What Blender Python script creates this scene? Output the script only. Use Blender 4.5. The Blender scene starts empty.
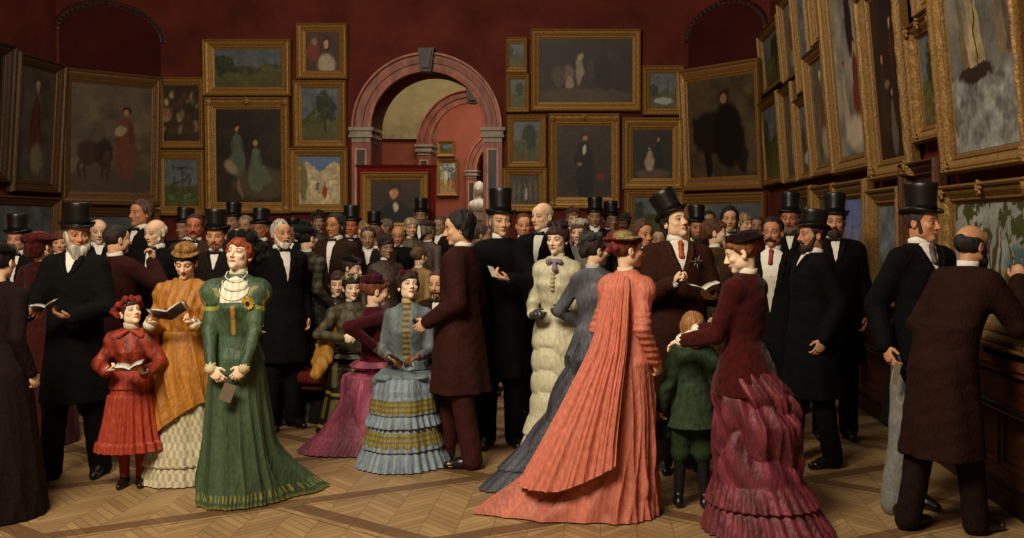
import bpy, math, time
import numpy as np
from mathutils import Vector, Matrix
T0 = time.time()
R = math.radians
sc = bpy.context.scene
COL = sc.collection

# ------------------------------------------------------------------ camera, world, light, exposure
HZ, VX, F, EYE = 225.0, 600.0, 1000.0, 1.62
cam_d = bpy.data.cameras.new('camera'); cam = bpy.data.objects.new('camera', cam_d); COL.objects.link(cam)
cam.location = (0, 0, EYE); cam.rotation_euler = (R(90), 0, 0)
cam_d.sensor_width = 36.0; cam_d.lens = F / 1024.0 * 36.0
cam_d.shift_x = (512 - VX) / 1024.0; cam_d.shift_y = -(269 - HZ) / 1024.0
cam_d.clip_start = 0.1; cam_d.clip_end = 200
sc.camera = cam
sc.view_settings.view_transform = 'Standard'; sc.view_settings.look = 'None'
sc.view_settings.gamma = 1.0; sc.view_settings.use_curve_mapping = False
sc.view_settings.exposure = 0.2
w = bpy.data.worlds.new('gallery_air'); sc.world = w; w.use_nodes = True
w.node_tree.nodes['Background'].inputs[0].default_value = (1.0, 0.72, 0.48, 1)
w.node_tree.nodes['Background'].inputs[1].default_value = 0.055

def area(name, loc, rot, sx, sy, power, col, spread=180):
    l = bpy.data.lights.new(name, 'AREA'); l.shape = 'RECTANGLE'; l.size = sx; l.size_y = sy
    l.energy = power; l.color = col; l.spread = R(spread)
    o = bpy.data.objects.new(name, l); o.location = loc; o.rotation_euler = rot; COL.objects.link(o); return o
area('face_fill_front', (-2.6, 0.9, 5.7), (R(46), R(-4), 0), 2.6, 1.8, 560, (1.0, 0.89, 0.70))  # added fill lamp hung below the ceiling, tilted to brighten the faces
area('skylight_middle', (-2.4, 9.2, 6.35), (R(14), 0, 0), 4.0, 3.0, 130, (1.0, 0.88, 0.72))
area('vestibule_skylight', (-2.6, 17.6, 5.6), (0, 0, 0), 3.5, 2.5, 120, (1.0, 0.88, 0.7))
area('far_room_skylight', (-3.0, 24.0, 5.8), (0, 0, 0), 5.0, 3.0, 230, (1.0, 0.9, 0.74))

# ------------------------------------------------------------------ small helpers
def P(x, y, d):
    return Vector(((x - VX) * d / F, d, EYE - (y - HZ) * d / F))
def lin(c):
    c = np.asarray(c, dtype=np.float64)
    return np.where(c <= 0.04045, c / 12.92, ((c + 0.055) / 1.055) ** 2.4)
def hx(s):
    return tuple(int(s[i:i + 2], 16) / 255.0 for i in (0, 2, 4))

def smin(a, b, k):
    if k <= 1e-5: return np.minimum(a, b)
    h = np.maximum(k - np.abs(a - b), 0) / k
    return np.minimum(a, b) - h * h * k * 0.25
def smax(a, b, k): return -smin(-a, -b, k)

def d_rc(x, y, z, p, q, r1, r2):
    bx, by, bz = (q[i] - p[i] for i in range(3))
    L = bx * bx + by * by + bz * bz + 1e-9
    t = np.clip(((x - p[0]) * bx + (y - p[1]) * by + (z - p[2]) * bz) / L, 0, 1)
    return np.sqrt((x - p[0] - t * bx) ** 2 + (y - p[1] - t * by) ** 2 + (z - p[2] - t * bz) ** 2) - (r1 + (r2 - r1) * t)
def d_el(x, y, z, c, r):
    ax, ay, az = (x - c[0]) / r[0], (y - c[1]) / r[1], (z - c[2]) / r[2]
    k0 = np.sqrt(ax * ax + ay * ay + az * az) + 1e-9
    k1 = np.sqrt((ax / r[0]) ** 2 + (ay / r[1]) ** 2 + (az / r[2]) ** 2) + 1e-9
    return k0 * (k0 - 1) / k1

def axis(lo, hi, h, fines):
    out = [lo]; x = lo
    while x < hi:
        st = h
        for a, b, f in fines:
            if a - 1e-6 <= x <= b: st = min(st, f)
            elif x < a < x + st: st = max(a - x, f)
        x += st; out.append(x)
    return np.array(out, dtype=np.float32)

def surfnet(V, xs, ys, zs):
    ins = V < 0
    c8 = [ins[i:ins.shape[0] - 1 + i, j:ins.shape[1] - 1 + j, k:ins.shape[2] - 1 + k] for i in (0, 1) for j in (0, 1) for k in (0, 1)]
    any_ = c8[0].copy(); all_ = c8[0].copy()
    for c in c8[1:]: any_ |= c; all_ &= c
    act = any_ & ~all_
    I, J, K = np.nonzero(act)
    n = len(I)
    if n == 0: return np.zeros((0, 3)), np.zeros((0, 4), int)
    ids = np.full(act.shape, -1, np.int32); ids[I, J, K] = np.arange(n)
    co = [(i, j, k) for i in (0, 1) for j in (0, 1) for k in (0, 1)]
    vals = {c: V[I + c[0], J + c[1], K + c[2]] for c in co}
    S = np.zeros((n, 3)); cnt = np.zeros(n)
    px = {0: xs[I], 1: xs[I + 1]}; py = {0: ys[J], 1: ys[J + 1]}; pz = {0: zs[K], 1: zs[K + 1]}
    for a in co:
        for ax in range(3):
            if a[ax]: continue
            b = list(a); b[ax] = 1; b = tuple(b)
            va, vb = vals[a], vals[b]
            m = (va < 0) != (vb < 0)
            t = np.where(m, va / np.where(m, va - vb, 1), 0)
            X = px[a[0]] + t * (px[b[0]] - px[a[0]]); Y = py[a[1]] + t * (py[b[1]] - py[a[1]]); Z = pz[a[2]] + t * (pz[b[2]] - pz[a[2]])
            S[:, 0] += m * X; S[:, 1] += m * Y; S[:, 2] += m * Z; cnt += m
    v = S / cnt[:, None]
    F_ = []
    def q(a, b, c, d, fl):
        f = np.stack([a, b, c, d], 1); f[~fl] = f[~fl][:, ::-1]; F_.append(f)
    i, j, k = np.nonzero(ins[:-1, 1:-1, 1:-1] != ins[1:, 1:-1, 1:-1]); j += 1; k += 1
    q(ids[i, j - 1, k - 1], ids[i, j, k - 1], ids[i, j, k], ids[i, j - 1, k], ins[i, j, k])
    i, j, k = np.nonzero(ins[1:-1, :-1, 1:-1] != ins[1:-1, 1:, 1:-1]); i += 1; k += 1
    q(ids[i - 1, j, k - 1], ids[i - 1, j, k], ids[i, j, k], ids[i, j, k - 1], ins[i, j, k])
    i, j, k = np.nonzero(ins[1:-1, 1:-1, :-1] != ins[1:-1, 1:-1, 1:]); i += 1; j += 1
    q(ids[i - 1, j - 1, k], ids[i, j - 1, k], ids[i, j, k], ids[i - 1, j, k], ins[i, j, k])
    return v, np.concatenate(F_)

class Sdf:
    def __init__(s): s.p = []
    def fn(s, f, lo, hi, k=0.02, op='u'): s.p.append((f, np.array(lo, float), np.array(hi, float), k, op)); return s
    def rc(s, p, q, r1, r2=None, k=0.02, op='u'):
        r2 = r1 if r2 is None else r2; p = np.array(p, float); q = np.array(q, float); r = max(r1, r2)
        return s.fn(lambda x, y, z: d_rc(x, y, z, p, q, r1, r2), np.minimum(p, q) - r, np.maximum(p, q) + r, k, op)
    def el(s, c, r, k=0.02, op='u'):
        c = np.array(c, float); r = np.array(r, float)
        return s.fn(lambda x, y, z: d_el(x, y, z, c, r), c - r, c + r, k, op)
    def loft(s, tab, off=0.0, k=0.02, z0=None, z1=None, fold=None, op='u', sq=2.0):
        # tab rows: z, a, b, cx, cy
        t = np.array(tab, float); t = t[np.argsort(t[:, 0])]
        z0 = t[0, 0] if z0 is None else z0; z1 = t[-1, 0] if z1 is None else z1
        def f(x, y, z):
            a = np.interp(z, t[:, 0], t[:, 1]) + off; b = np.interp(z, t[:, 0], t[:, 2]) + off
            cx = np.interp(z, t[:, 0], t[:, 3]); cy = np.interp(z, t[:, 0], t[:, 4])
            h = (np.abs((x - cx) / a) ** sq + np.abs((y - cy) / b) ** sq) ** (1 / sq)
            if fold is not None: h = h - fold(np.arctan2(y - cy, x - cx), z)
            d = (h - 1) * np.minimum(a, b)
            return np.maximum(d, np.maximum(z0 - z, z - z1))
        m = (t[:, 0] >= z0 - .2) & (t[:, 0] <= z1 + .2)
        A = t[m] if m.any() else t
        lo = (min(A[:, 3] - A[:, 1]) - off - .03, min(A[:, 4] - A[:, 2]) - off - .03, z0); hi = (max(A[:, 3] + A[:, 1]) + off + .03, max(A[:, 4] + A[:, 2]) + off + .03, z1)
        return s.fn(f, lo, hi, k, op)
    def mesh(s, h, fines=None, lo=None, hi=None):
        u = [p for p in s.p if p[4] == 'u']
        if lo is None: lo = np.min([p[1] for p in u], 0)
        if hi is None: hi = np.max([p[2] for p in u], 0)
        lo = np.array(lo) - 2.2 * h; hi = np.array(hi) + 2.2 * h
        fx = [[], [], []]
        for (a, b, f) in (fines or []):
            for i in range(3): fx[i].append((a[i], b[i], f))
        ax = [axis(lo[i], hi[i], h, fx[i]) for i in range(3)]
        V = np.full((len(ax[0]), len(ax[1]), len(ax[2])), 1.0, np.float32)
        for f, l, hh, k, op in s.p:
            mg = k + 2 * h
            sl = []
            for i in range(3):
                a = max(0, np.searchsorted(ax[i], l[i] - mg) - 1); b = min(len(ax[i]), np.searchsorted(ax[i], hh[i] + mg) + 1)
                sl.append(slice(a, b))
            if any(q.stop <= q.start for q in sl): continue
            X = ax[0][sl[0]][:, None, None]; Y = ax[1][sl[1]][None, :, None]; Z = ax[2][sl[2]][None, None, :]
            d = f(X, Y, Z); d = np.broadcast_to(d, V[sl[0], sl[1], sl[2]].shape)
            cur = V[sl[0], sl[1], sl[2]]
            if op == 'u': V[sl[0], sl[1], sl[2]] = smin(cur, d, k)
            elif op == 's': V[sl[0], sl[1], sl[2]] = smax(cur, -d, k)
            elif op == 'i': V[sl[0], sl[1], sl[2]] = smax(cur, d, k)
        V[0] = V[-1] = 1; V[:, 0] = V[:, -1] = 1; V[:, :, 0] = V[:, :, -1] = 1
        return surfnet(V, *ax)

def normals(v, f):
    n = np.cross(v[f[:, 2]] - v[f[:, 0]], v[f[:, 3]] - v[f[:, 1]])
    N = np.zeros_like(v)
    for c in range(f.shape[1]):
        for a in range(3): N[:, a] += np.bincount(f[:, c], n[:, a], minlength=len(v))
    return N / (np.linalg.norm(N, axis=1, keepdims=True) + 1e-12)

def wob(v, fr=(20, 20, 12), seed=0.0):
    x, y, z = v[:, 0] * fr[0], v[:, 1] * fr[1], v[:, 2] * fr[2]
    a = np.sin(x + 1.7 * np.sin(z * .8 + seed) + seed) + np.sin(y * 1.1 + 1.3 * np.sin(x * .7 + z * .5 + 2 * seed)) + np.sin(z + 1.9 * np.sin(x * .6 - y * .5 + seed * 3))
    b = np.sin(2.3 * x + z * 1.3 + 2 * np.sin(y + seed)) * np.sin(1.9 * z - y + seed)
    return (a / 3 + .5 * b)

def newobj(name, v, f, mat, parent=None, col=None, smooth=True, loc=None):
    me = bpy.data.meshes.new(name)
    v = np.asarray(v, dtype=np.float32)
    if isinstance(f, np.ndarray):
        me.vertices.add(len(v)); me.vertices.foreach_set('co', v.ravel())
        nf, k = f.shape
        me.loops.add(nf * k); me.loops.foreach_set('vertex_index', f.astype(np.int32).ravel())
        me.polygons.add(nf); me.polygons.foreach_set('loop_start', np.arange(0, nf * k, k, dtype=np.int32))
        me.update(calc_edges=True)
    else:
        me.from_pydata([tuple(map(float, p)) for p in v], [], f); me.update()
    me.polygons.foreach_set('use_smooth', np.full(len(me.polygons), bool(smooth)))
    if col is not None:
        c = np.asarray(col, float)
        if c.ndim == 1: c = np.tile(c, (len(v), 1))
        at = me.color_attributes.new('Col', 'FLOAT_COLOR', 'POINT')
        at.data.foreach_set('color', np.concatenate([lin(np.clip(c, 0, 1)), np.ones((len(v), 1))], 1).astype(np.float32).ravel())
    if mat: me.materials.append(mat)
    o = bpy.data.objects.new(name, me); COL.objects.link(o)
    if parent: o.parent = parent
    if loc is not None: o.location = loc
    return o

def thing(name, label, cat, loc=(0, 0, 0), rz=0.0, group=None):
    o = bpy.data.objects.new(name, None); COL.objects.link(o); o.location = loc; o.rotation_euler = (0, 0, rz)
    o.empty_display_size = .1
    o['label'] = label; o['category'] = cat
    if group: o['group'] = group
    return o
def tag(o, label, cat, group=None):
    o['label'] = label; o['category'] = cat
    if group: o['group'] = group
    return o

class MB:
    def __init__(s): s.v = []; s.f = []
    def add(s, v, f):
        n = len(s.v); s.v += [tuple(p) for p in v]; s.f += [tuple(i + n for i in q) for q in f]; return s
    def box(s, x0, x1, y0, y1, z0, z1, M=None):
        v = [Vector((x, y, z)) for x in (x0, x1) for y in (y0, y1) for z in (z0, z1)]
        if M: v = [M @ p for p in v]
        return s.add(v, [(0, 1, 3, 2), (4, 6, 7, 5), (0, 4, 5, 1), (2, 3, 7, 6), (0, 2, 6, 4), (1, 5, 7, 3)])
    def prism(s, poly, y0, y1):          # poly in (x,z), extruded along y
        n = len(poly)
        v = [(x, y0, z) for x, z in poly] + [(x, y1, z) for x, z in poly]
        return s.add(v, [tuple(range(n)), tuple(range(2 * n - 1, n - 1, -1))] + [(i, i + n, (i + 1) % n + n, (i + 1) % n) for i in range(n)])
    def strip(s, rows, closed=True, cap=False):
        m = len(rows[0]); n0 = len(s.v)
        for r in rows: s.v += [tuple(p) for p in r]
        for a in range(len(rows) - 1):
            for b in range(m if closed else m - 1):
                c = (b + 1) % m
                s.f.append((n0 + a * m + b, n0 + a * m + c, n0 + (a + 1) * m + c, n0 + (a + 1) * m + b))
        if cap:
            s.f.append(tuple(n0 + i for i in range(m - 1, -1, -1))); s.f.append(tuple(n0 + (len(rows) - 1) * m + i for i in range(m)))
        return s
    def tube(s, pts, r, n=8):
        pts = [Vector(p) for p in pts]; rows = []
        for i, p in enumerate(pts):
            d = (pts[min(i + 1, len(pts) - 1)] - pts[max(i - 1, 0)]).normalized()
            a = d.orthogonal().normalized() if i == 0 else (a - a.dot(d) * d).normalized()
            b = d.cross(a); rr = r[i] if isinstance(r, (list, tuple)) else r
            rows.append([p + rr * (math.cos(t * 2 * math.pi / n) * a + math.sin(t * 2 * math.pi / n) * b) for t in range(n)])
        return s.strip(rows, True, True)
    def build(s, name, mat, parent=None, col=None, smooth=False):
        return newobj(name, s.v, s.f, mat, parent, col, smooth)

# ------------------------------------------------------------------ materials
def mat_attr(name, rough=.8, bump=.3, scale=60, stretch=(1, 1, 1), var=.25, metal=0.0, sss=0.0, sheen=0.0, spec=.3, fixed=None, crease=None):
    m = bpy.data.materials.new(name); m.use_nodes = True; nt = m.node_tree; N = nt.nodes; L = nt.links
    b = N['Principled BSDF']; b.inputs['Roughness'].default_value = rough; b.inputs['Metallic'].default_value = metal
    b.inputs['Specular IOR Level'].default_value = spec
    if sss: b.inputs['Subsurface Weight'].default_value = sss; b.inputs['Subsurface Radius'].default_value = (.012, .004, .002); b.inputs['Subsurface Scale'].default_value = 1.0
    if sheen: b.inputs['Sheen Weight'].default_value = sheen; b.inputs['Sheen Roughness'].default_value = .4
    tc = N.new('ShaderNodeTexCoord'); mp = N.new('ShaderNodeMapping'); mp.inputs['Scale'].default_value = stretch
    L.new(tc.outputs['Object'], mp.inputs[0])
    nz = N.new('ShaderNodeTexNoise'); nz.inputs['Scale'].default_value = scale; nz.inputs['Detail'].default_value = 5
    L.new(mp.outputs[0], nz.inputs['Vector'])
    mx = N.new('ShaderNodeMix'); mx.data_type = 'RGBA'; mx.blend_type = 'MULTIPLY'; mx.inputs[0].default_value = 1
    rp = N.new('ShaderNodeMapRange'); rp.inputs['From Min'].default_value = .3; rp.inputs['From Max'].default_value = .7
    rp.inputs['To Min'].default_value = 1 - var; rp.inputs['To Max'].default_value = 1 + var * .6
    L.new(nz.outputs['Fac'], rp.inputs['Value'])
    if fixed is None:
        at = N.new('ShaderNodeAttribute'); at.attribute_name = 'Col'; src = at.outputs['Color']
    else:
        at = N.new('ShaderNodeRGB'); c = lin(fixed); at.outputs[0].default_value = (c[0], c[1], c[2], 1); src = at.outputs[0]
    L.new(src, mx.inputs[6]); L.new(rp.outputs[0], mx.inputs[7]); L.new(mx.outputs[2], b.inputs['Base Color'])
    if bump:
        bp = N.new('ShaderNodeBump'); bp.inputs['Strength'].default_value = bump; bp.inputs['Distance'].default_value = .01
        hgt = nz.outputs['Fac']
        if crease:
            cs, ca, cst = crease
            m2 = N.new('ShaderNodeMapping'); m2.inputs['Scale'].default_value = cst; L.new(tc.outputs['Object'], m2.inputs[0])
            n2 = N.new('ShaderNodeTexNoise'); n2.noise_type = 'RIDGED_MULTIFRACTAL'; n2.inputs['Scale'].default_value = cs; n2.inputs['Detail'].default_value = 2.5; n2.inputs['Distortion'].default_value = .8
            L.new(m2.outputs[0], n2.inputs['Vector'])
            ad = N.new('ShaderNodeMath'); ad.operation = 'MULTIPLY_ADD'; ad.inputs[1].default_value = ca; L.new(n2.outputs['Fac'], ad.inputs[0]); L.new(hgt, ad.inputs[2]); hgt = ad.outputs[0]
            bp.inputs['Distance'].default_value = .012
        L.new(hgt, bp.inputs['Height']); L.new(bp.outputs[0], b.inputs['Normal'])
    return m
M = dict(
    skin=mat_attr('skin', .5, .03, 30, var=.06, sss=.08, spec=.35),
    cloth=mat_attr('wool_cloth', .85, .6, 60, (1, 1, .6), var=.25, spec=.12, crease=(5, 1.2, (1, 1, .45))),
    silk=mat_attr('silk_cloth', .48, .8, 40, (1.3, 1.3, .5), var=.2, spec=.32, crease=(8, 1.3, (1, 1, .4))),
    velvet=mat_attr('velvet_cloth', .9, .6, 45, (1, 1, .6), var=.4, sheen=.12, spec=.1, crease=(7, 1.1, (1, 1, .5))),
    linen=mat_attr('linen', .75, .4, 60, var=.12, spec=.2),
    hair=mat_attr('hair', .7, .8, 50, (1, 1, .25), var=.45, spec=.4),
    felt=mat_attr('silk_plush', .38, .1, 80, var=.1, spec=.45),
    leather=mat_attr('leather', .35, .2, 60, var=.2, spec=.5),
    gold=mat_attr('gilt_wood', .48, .45, 55, var=.4, metal=.35, spec=.5),
    canvas=mat_attr('oil_paint', .5, .25, 45, var=.14, spec=.3),
    stone=mat_attr('marble', .5, .2, 9, (1, 1, .35), var=.45, spec=.35),
    wood=mat_attr('dark_wood', .5, .3, 7, (1, 1, 9), var=.45, spec=.35),
    paper=mat_attr('paper', .8, .1, 60, var=.08),
)

# noise for painted canvases
def vnoise(u, v, seed):
    iu = np.floor(u).astype(int); iv = np.floor(v).astype(int); fu = u - iu; fv = v - iv
    fu = fu * fu * (3 - 2 * fu); fv = fv * fv * (3 - 2 * fv)
    def h(a, b):
        n = (a * 374761393 + b * 668265263 + seed * 974711) & 0x7fffffff
        n = ((n ^ (n >> 13)) * 1274126177) & 0x7fffffff
        return ((n ^ (n >> 16)) & 0xffff) / 65535.0
    return (h(iu, iv) * (1 - fu) + h(iu + 1, iv) * fu) * (1 - fv) + (h(iu, iv + 1) * (1 - fu) + h(iu + 1, iv + 1) * fu) * fv
def fbm(u, v, s, seed=0, o=4):
    a = 0; t = 0; w_ = 1.0
    for i in range(o):
        a = a + w_ * vnoise(u * s + 7.3 * i, v * s + 3.1 * i, seed + i * 17); t += w_; w_ *= .55; s *= 2.07
    return a / t
# ------------------------------------------------------------------ the room
BY = 15.0                    # back wall
RX, LX = 2.35, -7.5          # side walls
H = 6.6
XC = -2.58                   # axis of the archway
def nodes(m): m.use_nodes = True; return m.node_tree.nodes, m.node_tree.links, m.node_tree.nodes['Principled BSDF']
def wall_mat(name, c1, c2, scale=1.2, rough=.85):
    m = bpy.data.materials.new(name); N, L, b = nodes(m); b.inputs['Roughness'].default_value = rough; b.inputs['Specular IOR Level'].default_value = .15
    g = N.new('ShaderNodeNewGeometry'); n = N.new('ShaderNodeTexNoise'); n.inputs['Scale'].default_value = scale; n.inputs['Detail'].default_value = 7; n.inputs['Roughness'].default_value = .65
    L.new(g.outputs['Position'], n.inputs['Vector'])
    r = N.new('ShaderNodeValToRGB'); r.color_ramp.elements[0].position = .35; r.color_ramp.elements[1].position = .7
    r.color_ramp.elements[0].color = (*lin(c1), 1); r.color_ramp.elements[1].color = (*lin(c2), 1)
    L.new(n.outputs['Fac'], r.inputs[0]); L.new(r.outputs[0], b.inputs['Base Color'])
    n2 = N.new('ShaderNodeTexNoise'); n2.inputs['Scale'].default_value = 90; L.new(g.outputs['Position'], n2.inputs['Vector'])
    bp = N.new('ShaderNodeBump'); bp.inputs['Strength'].default_value = .15; bp.inputs['Distance'].default_value = .01
    L.new(n2.outputs['Fac'], bp.inputs['Height']); L.new(bp.outputs[0], b.inputs['Normal'])
    return m
red = wall_mat('crimson_wall', hx('4c1d16'), hx('6e2e22'))
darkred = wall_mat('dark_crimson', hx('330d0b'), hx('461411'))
cream = wall_mat('ochre_plaster', hx('8f8158'), hx('b5a678'), 1.6)
rosewall = wall_mat('rose_wall', hx('874636'), hx('9c5845'), 1.4)
plaster = wall_mat('ceiling_plaster', hx('5a4636'), hx('6b5442'))

def floor_mat():
    m = bpy.data.materials.new('parquet'); N, L, b = nodes(m)
    b.inputs['Specular IOR Level'].default_value = .35; b.inputs['Roughness'].default_value = .5
    g = N.new('ShaderNodeNewGeometry'); sp = N.new('ShaderNodeSeparateXYZ'); L.new(g.outputs['Position'], sp.inputs[0])
    def mt(op, a, c=None, e=None):
        n = N.new('ShaderNodeMath'); n.operation = op
        for i, q in enumerate((a, c, e)):
            if q is None: continue
            if isinstance(q, (int, float)): n.inputs[i].default_value = q
            else: L.new(q, n.inputs[i])
        return n.outputs[0]
    X, Y = sp.outputs[0], sp.outputs[1]
    A = mt('DIVIDE', mt('SUBTRACT', mt('SUBTRACT', Y, mt('MULTIPLY', X, .57)), 6.85), 1.24)
    B = mt('DIVIDE', mt('SUBTRACT', mt('ADD', Y, mt('MULTIPLY', X, .73)), 4.48), 1.43)
    def band(q, w_): return mt('LESS_THAN', mt('ABSOLUTE', mt('SUBTRACT', mt('FRACT', mt('ADD', q, .5)), .5)), w_)
    bm_ = mt('MAXIMUM', band(A, .058), band(B, .05))
    fine = mt('MAXIMUM', band(mt('ADD', A, .09), .006), band(mt('ADD', B, .09), .006))
    # chevron planks
    zig = mt('ABSOLUTE', mt('SUBTRACT', mt('FRACT', mt('MULTIPLY', X, 2.6)), .5))
    ch = mt('MULTIPLY', mt('ADD', Y, mt('MULTIPLY', zig, .42)), 13)
    pid = mt('ADD', mt('FLOOR', ch), mt('MULTIPLY', mt('FLOOR', mt('MULTIPLY', X, 5.2)), 7.3))
    gap = mt('MAXIMUM', mt('LESS_THAN', mt('FRACT', ch), .11), mt('LESS_THAN', mt('FRACT', mt('MULTIPLY', X, 5.2)), .025))
    wn = N.new('ShaderNodeTexWhiteNoise'); wn.noise_dimensions = '1D'; L.new(pid, wn.inputs['W'])
    n = N.new('ShaderNodeTexNoise'); n.inputs['Scale'].default_value = 2.2; n.inputs['Detail'].default_value = 9; n.inputs['Roughness'].default_value = .7; L.new(g.outputs['Position'], n.inputs['Vector'])
    rp = N.new('ShaderNodeValToRGB'); rp.color_ramp.elements[0].color = (*lin(hx('7c5e3e')), 1); rp.color_ramp.elements[1].color = (*lin(hx('b08f60')), 1)
    rp.color_ramp.elements[0].position = .15; rp.color_ramp.elements[1].position = .85
    L.new(mt('ADD', mt('MULTIPLY', wn.outputs[0], .35), mt('MULTIPLY', n.outputs['Fac'], .7)), rp.inputs[0])
    def mix(f, a, c):
        x = N.new('ShaderNodeMix'); x.data_type = 'RGBA'; L.new(f, x.inputs[0]); L.new(a, x.inputs[6])
        x.inputs[7].default_value = (*lin(c), 1); return x.outputs[2]
    c = mix(mt('MULTIPLY', gap, .55), rp.outputs[0], hx('3e2614'))
    c = mix(mt('MULTIPLY', fine, .6), c, hx('402513'))
    c = mix(mt('MULTIPLY', bm_, .68), c, hx('4a2a18'))
    L.new(c, b.inputs['Base Color'])
    bp = N.new('ShaderNodeBump'); bp.inputs['Strength'].default_value = .25; bp.inputs['Distance'].default_value = .004
    L.new(mt('SUBTRACT', n.outputs['Fac'], gap), bp.inputs['Height']); L.new(bp.outputs[0], b.inputs['Normal'])
    return m
def struct(o): o['kind'] = 'structure'; return o
struct(MB().box(-9.5, 4, -1.5, 33, -.12, 0).build('floor', floor_mat()))

# back wall with the arched opening
def arch_pts(cx, zs, r, n=40): return [(cx + r * math.cos(math.pi * i / n), zs + r * math.sin(math.pi * i / n)) for i in range(n + 1)]
def arch_wall(name, y0, y1, x0, x1, cx, r, zs, top, mat, z0=0.0, parent=None):
    b = MB(); a = arch_pts(cx, zs, r)
    if z0 < zs:
        b.box(x0, cx - r, y0, y1, z0, zs); b.box(cx + r, x1, y0, y1, z0, zs)
    b.box(x0, cx - r, y0, y1, zs, top); b.box(cx + r, x1, y0, y1, zs, top)
    for (xa, za), (xb, zb) in zip(a[:-1], a[1:]):
        b.prism([(xb, zb), (xa, za), (xa, top), (xb, top)], y0, y1)
    return struct(b.build(name, mat, parent))
ZS, RO, RI = 3.075, 1.12, .84
arch_wall('wall_back', BY, BY + .7, -6.57, 1.275, XC, RI, ZS, H, red)
def wall_seg(name, p, q, z0, z1, mat, t=.25):
    p = Vector(p).to_3d(); q = Vector(q).to_3d(); u = (q - p).normalized(); n = Vector((-u.y, u.x, 0))  # n points away from the room when p->q runs left to right
    b = MB(); v = [p, q, q + n * t, p + n * t]
    b.add([(a.x, a.y, z0) for a in v] + [(a.x, a.y, z1) for a in v], [(0, 3, 2, 1), (4, 5, 6, 7), (0, 1, 5, 4), (1, 2, 6, 5), (2, 3, 7, 6), (3, 0, 4, 7)])
    return struct(b.build(name, mat))
wall_seg('wall_left', (LX - .1, -1.5), (LX - .1, 13.97), 0, H, red)
wall_seg('wall_back_left', (LX - .1, 13.97), (-6.57, BY), 0, H, red)
wall_seg('wall_back_right', (1.275, BY), (RX, 13.8), 0, H, red)
wall_seg('wall_right', (RX, 13.8), (RX, -1.5), 0, H, red)
# ceiling with an opening for the laylights
b = MB()
b.box(-8.2, -5.4, -1.5, 15.7, H, H + .15); b.box(.8, 3, -1.5, 15.7, H, H + .15); b.box(-5.4, .8, 12.5, 15.7, H, H + .15); b.box(-5.4, .8, -1.5, .5, H, H + .15)
struct(b.build('ceiling', plaster))
b = MB(); 
for x0, x1, y0, y1 in ((-5.4, -5.25, .5, 12.5), (.65, .8, .5, 12.5), (-5.25, .65, .5, .65), (-5.25, .65, 12.35, 12.5)): b.box(x0, x1, y0, y1, H - .12, H + .4)
struct(b.build('trim_1', plaster))
# dado, rail and skirting of the right wall, and the same elsewhere
def dado(tagname, p, q):
    p = Vector(p).to_3d(); q = Vector(q).to_3d(); u = (q - p).normalized(); n = Vector((u.y, -u.x, 0)); Lg = (q - p).length
    Mx = Matrix(((u.x, -n.x, 0, p.x), (u.y, -n.y, 0, p.y), (0, 0, 1, 0), (0, 0, 0, 1)))
    b = MB(); b.box(0, Lg, -.03, 0, .14, .82, Mx)
    x = .05
    while x < Lg - .1:
        x1 = min(x + .95, Lg - .05)
        for a0, a1, c0, c1 in ((x, x1, .24, .27), (x, x1, .53, .56), (x, x + .03, .27, .53), (x1 - .03, x1, .27, .53)): b.box(a0, a1, -.045, -.03, c0, c1, Mx)
        x += 1.0
    struct(b.build('trim_' + tagname + '_dado', M['wood'], col=hx('4f2412')))
    b = MB(); b.box(0, Lg, -.08, 0, .82, .87, Mx); b.box(0, Lg, -.06, 0, .78, .82, Mx)
    struct(b.build('trim_' + tagname + '_cap', M['wood'], col=hx('6a3c1c')))
    b = MB(); b.box(0, Lg, -.05, 0, 0, .12, Mx); b.box(0, Lg, -.035, 0, .12, .15, Mx)
    struct(b.build('baseboard_' + tagname, M['wood'], col=hx('2c1409')))
    return Mx, Lg
MxR, LR = dado('right', (RX, 13.8), (RX, -1.5))
dado('left', (LX - .1, -1.5), (LX - .1, 13.97)); dado('back_left', (LX - .1, 13.97), (-6.57, BY)); dado('back_right', (1.275, BY), (RX, 13.8))
dado('back', (-6.57, BY), (XC - RO, BY)); dado('back_2', (XC + RO, BY), (1.275, BY))
rt = thing('guard_rail', 'dark iron rail on brackets along the wood panelled right wall', 'rail', (RX - .1, 0, 0))
b = MB(); b.tube([(0, -1.0, .6), (0, 13.4, .6)], .028, 10); b.build('rail', M['leather'], rt, hx('120b08'), True)
for y in np.arange(-.8, 13.4, 1.9):
    b = MB(); b.box(-.012, .05, y - .012, y + .012, .585, .61); b.box(.045, .055, y - .035, y + .035, .54, .66); b.build('bracket', M['leather'], rt, hx('120b08'))

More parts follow.
